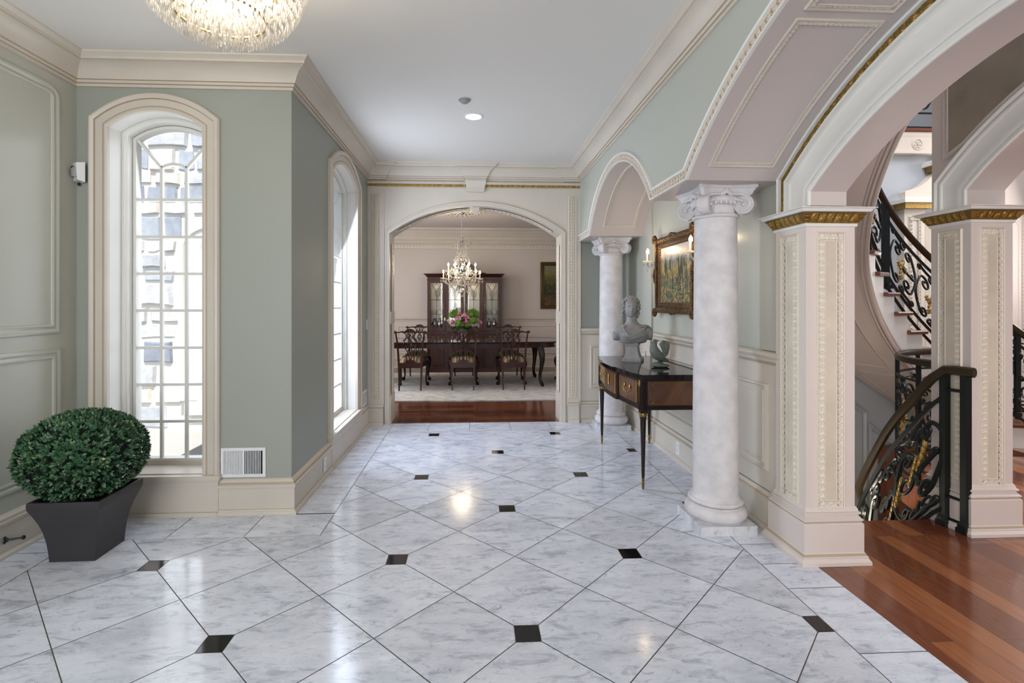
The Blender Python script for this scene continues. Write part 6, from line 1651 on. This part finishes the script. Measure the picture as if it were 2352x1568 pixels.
for k in range(620):
    a = random.random()*6.28; u = random.random()**.6; rr_ = .29*u; zz = -.25-(.30*sqrt(max(0, 1-u*u)))*random.uniform(.55, 1); crys(cr_, (rr_*cos(a), rr_*sin(a), zz), random.uniform(.014, .022), random.uniform(.028, .042), a)
o = cr_.build('crystal_strand', sparkle, r); o['kind'] = 'stuff'
b = MB(); crys(b, (0, 0, -.575), .03, .05); b.build('crystal_drop', cglass, r)
pl = bpy.data.lights.new('basket_glow', 'POINT'); pl.energy = 14; pl.color = (1, .86, .66); pl.shadow_soft_size = .1
po = bpy.data.objects.new('basket_glow', pl); COL.objects.link(po); po.location = (-.98, 2.0, 2.66)

# ------------------------------------------------------------------ small fixtures
r = empty('recessed_downlight', (0, 4.30, 3.0), 0, 'lit round recessed downlight in the foyer ceiling', 'ceiling light')
b = MB(); b.lathe([(.066, -.001), (.070, -.006), (.084, -.004), (.086, .0)], n=36); b.build('trim_ring', white, r)
b = MB(); b.lathe([(0, .0), (.068, -.0015)], n=36); b.build('lens', lens, r)
pl = bpy.data.lights.new('downlight_beam', 'SPOT'); pl.energy = 18; pl.color = (1, .9, .76); pl.spot_size = radians(110); pl.spot_blend = .6; pl.shadow_soft_size = .05
po = bpy.data.objects.new('downlight_beam', pl); COL.objects.link(po); po.location = (0, 4.3, 2.97)
b = MB(); b.lathe([(0, -.028), (.020, -.028), (.030, -.022), (.034, -.010), (.046, -.008), (.048, 0)], n=28)
o = b.build('smoke_detector', greyp); o.location = (-.07, 3.95, 3.0); tag(o, 'small round ceiling detector beyond the lit downlight', 'detector'); o['label'] = 'small round grey detector on the ceiling, above the lit downlight in view'
r = empty('motion_sensor', (-2.575, 3.395, 2.255), radians(-38), 'small white motion sensor mounted high in the wall corner', 'sensor')
b = MB(); b.prism([(-.042, 0), (.042, 0), (.042, .018), (.034, .045), (-.034, .045), (-.042, .018)], -.065, .065); b.M = Matrix.Identity(4)
q = MB(); P = [(-.040, -.055), (.040, -.055), (.040, .055), (-.040, .055)]
q.add([(-.040, .03, -.065), (.040, .03, -.065), (.040, .03, .065), (-.040, .03, .065), (-.036, -.010, -.055), (.036, -.010, -.055), (.036, -.016, .055), (-.036, -.016, .055)], [(0, 1, 2, 3), (4, 5, 6, 7), (0, 1, 5, 4), (1, 2, 6, 5), (2, 3, 7, 6), (3, 0, 4, 7)]); q.build('housing', white, r)
q = MB(); q.lathe([(.028, -.035), (.030, 0), (.028, .02)], (0, -.004, 0), 18, a0=pi, a1=2*pi); q.build('lens', greyp, r)
q = MB(); q.tube([(-.024*cos(t), -.026, .026+.008*sin(t)) for t in [k*pi/8 for k in range(9)]], .0025, 5); q.tube([(-.01, .01, -.065), (-.01, .01, -.085)], .008, 6); q.build('slot', dark, r)
def vent(loc, rz, w, h, label):
    r = empty('air_vent', loc, rz, label, 'vent', 'white wall air vents')
    b = MB(); k = .020
    b.box(-w/2, w/2, -.006, 0, -h/2, -h/2+k); b.box(-w/2, w/2, -.006, 0, h/2-k, h/2); b.box(-w/2, -w/2+k, -.006, 0, -h/2+k, h/2-k); b.box(w/2-k, w/2, -.006, 0, -h/2+k, h/2-k); b.box(-.005, .005, -.006, 0, -h/2+k, h/2-k)
    for sx in (-1, 1): b.ball((sx*(w/2-.010), -.006, 0), .0035, 8, 5)
    b.build('frame', white, r)
    b = MB(); b.box(-w/2+.01, w/2-.01, -.001, 0, -h/2+.01, h/2-.01); b.build('backing', dark, r)
    n = int((w-.05)/.0105); b = MB(); c2 = MB()
    for i in range(n):
        x = -w/2+.026+i*.0105; side = -1 if x < 0 else 1
        q = [(x-.003, -.005), (x+.0015, -.005), (x+.0045 if side < 0 else x+.001, -.001), (x if side < 0 else x-.001, -.001)]; (b if side < 0 else b).prism(q, -h/2+.02, h/2-.02)
    b.build('louvres', white, r)
    return r
vent((-1.533, 3.428, .340), 0, .292, .196, 'white louvred wall vent just right of the tall arched window')
vent((-1.218, 5.66, .34), pi/2, .22, .17, 'small white wall vent at the far end of the passage wall')
def outlet(loc, rz, label, nm='wall_outlet', cat='outlet', grp='white outlets in the baseboards'):
    r = empty(nm, loc, rz, label, cat, grp); b = MB()
    b.prism([(-.036, 0), (.036, 0), (.034, -.005), (-.034, -.005)], -.057, .057); b.build('plate', white, r)
    b = MB()
    if nm == 'wall_outlet':
        for z in (-.02, .02): b.box(-.016, .016, -.0075, -.004, z-.014, z+.014)
        rc = b.build('socket', white, r); b = MB()
        for z in (-.02, .02):
            for x in (-.006, .006): b.box(x-.001, x+.001, -.0082, -.0074, z-.004, z+.005)
        b.build('slots', dark, rc)
    else: b.box(-.016, .016, -.009, -.004, -.03, .03); b.build('rocker', white, r)
    return r
outlet((-1.187, 4.07, .118), pi/2, 'white outlet low on the passage baseboard near the second window'); 
outlet((1.801, 4.33, .125), -pi/2, 'white outlet in the niche baseboard under the console table')
outlet((-1.218, 5.80, 1.155), pi/2, 'white light switch at the far end of the passage wall', 'light_switch', 'switch', None)
r = empty('door_stop', (-2.575, 2.885, .10), radians(28), 'black rod door stop on the left baseboard beside the planter', 'door stop')
b = MB(); b.lathe([(0, 0), (.020, 0), (.020, .006), (.010, .012), (.010, .016)], (0, 0, 0), 18, axis='x'); b.tube([(.01, 0, 0), (.075, 0, -.002)], .0055, 8); b.build('rod', iron, r)
b = MB(); b.ball((.080, 0, -.002), (.010, .012, .012), 12, 8); b.build('bumper', dark, r)
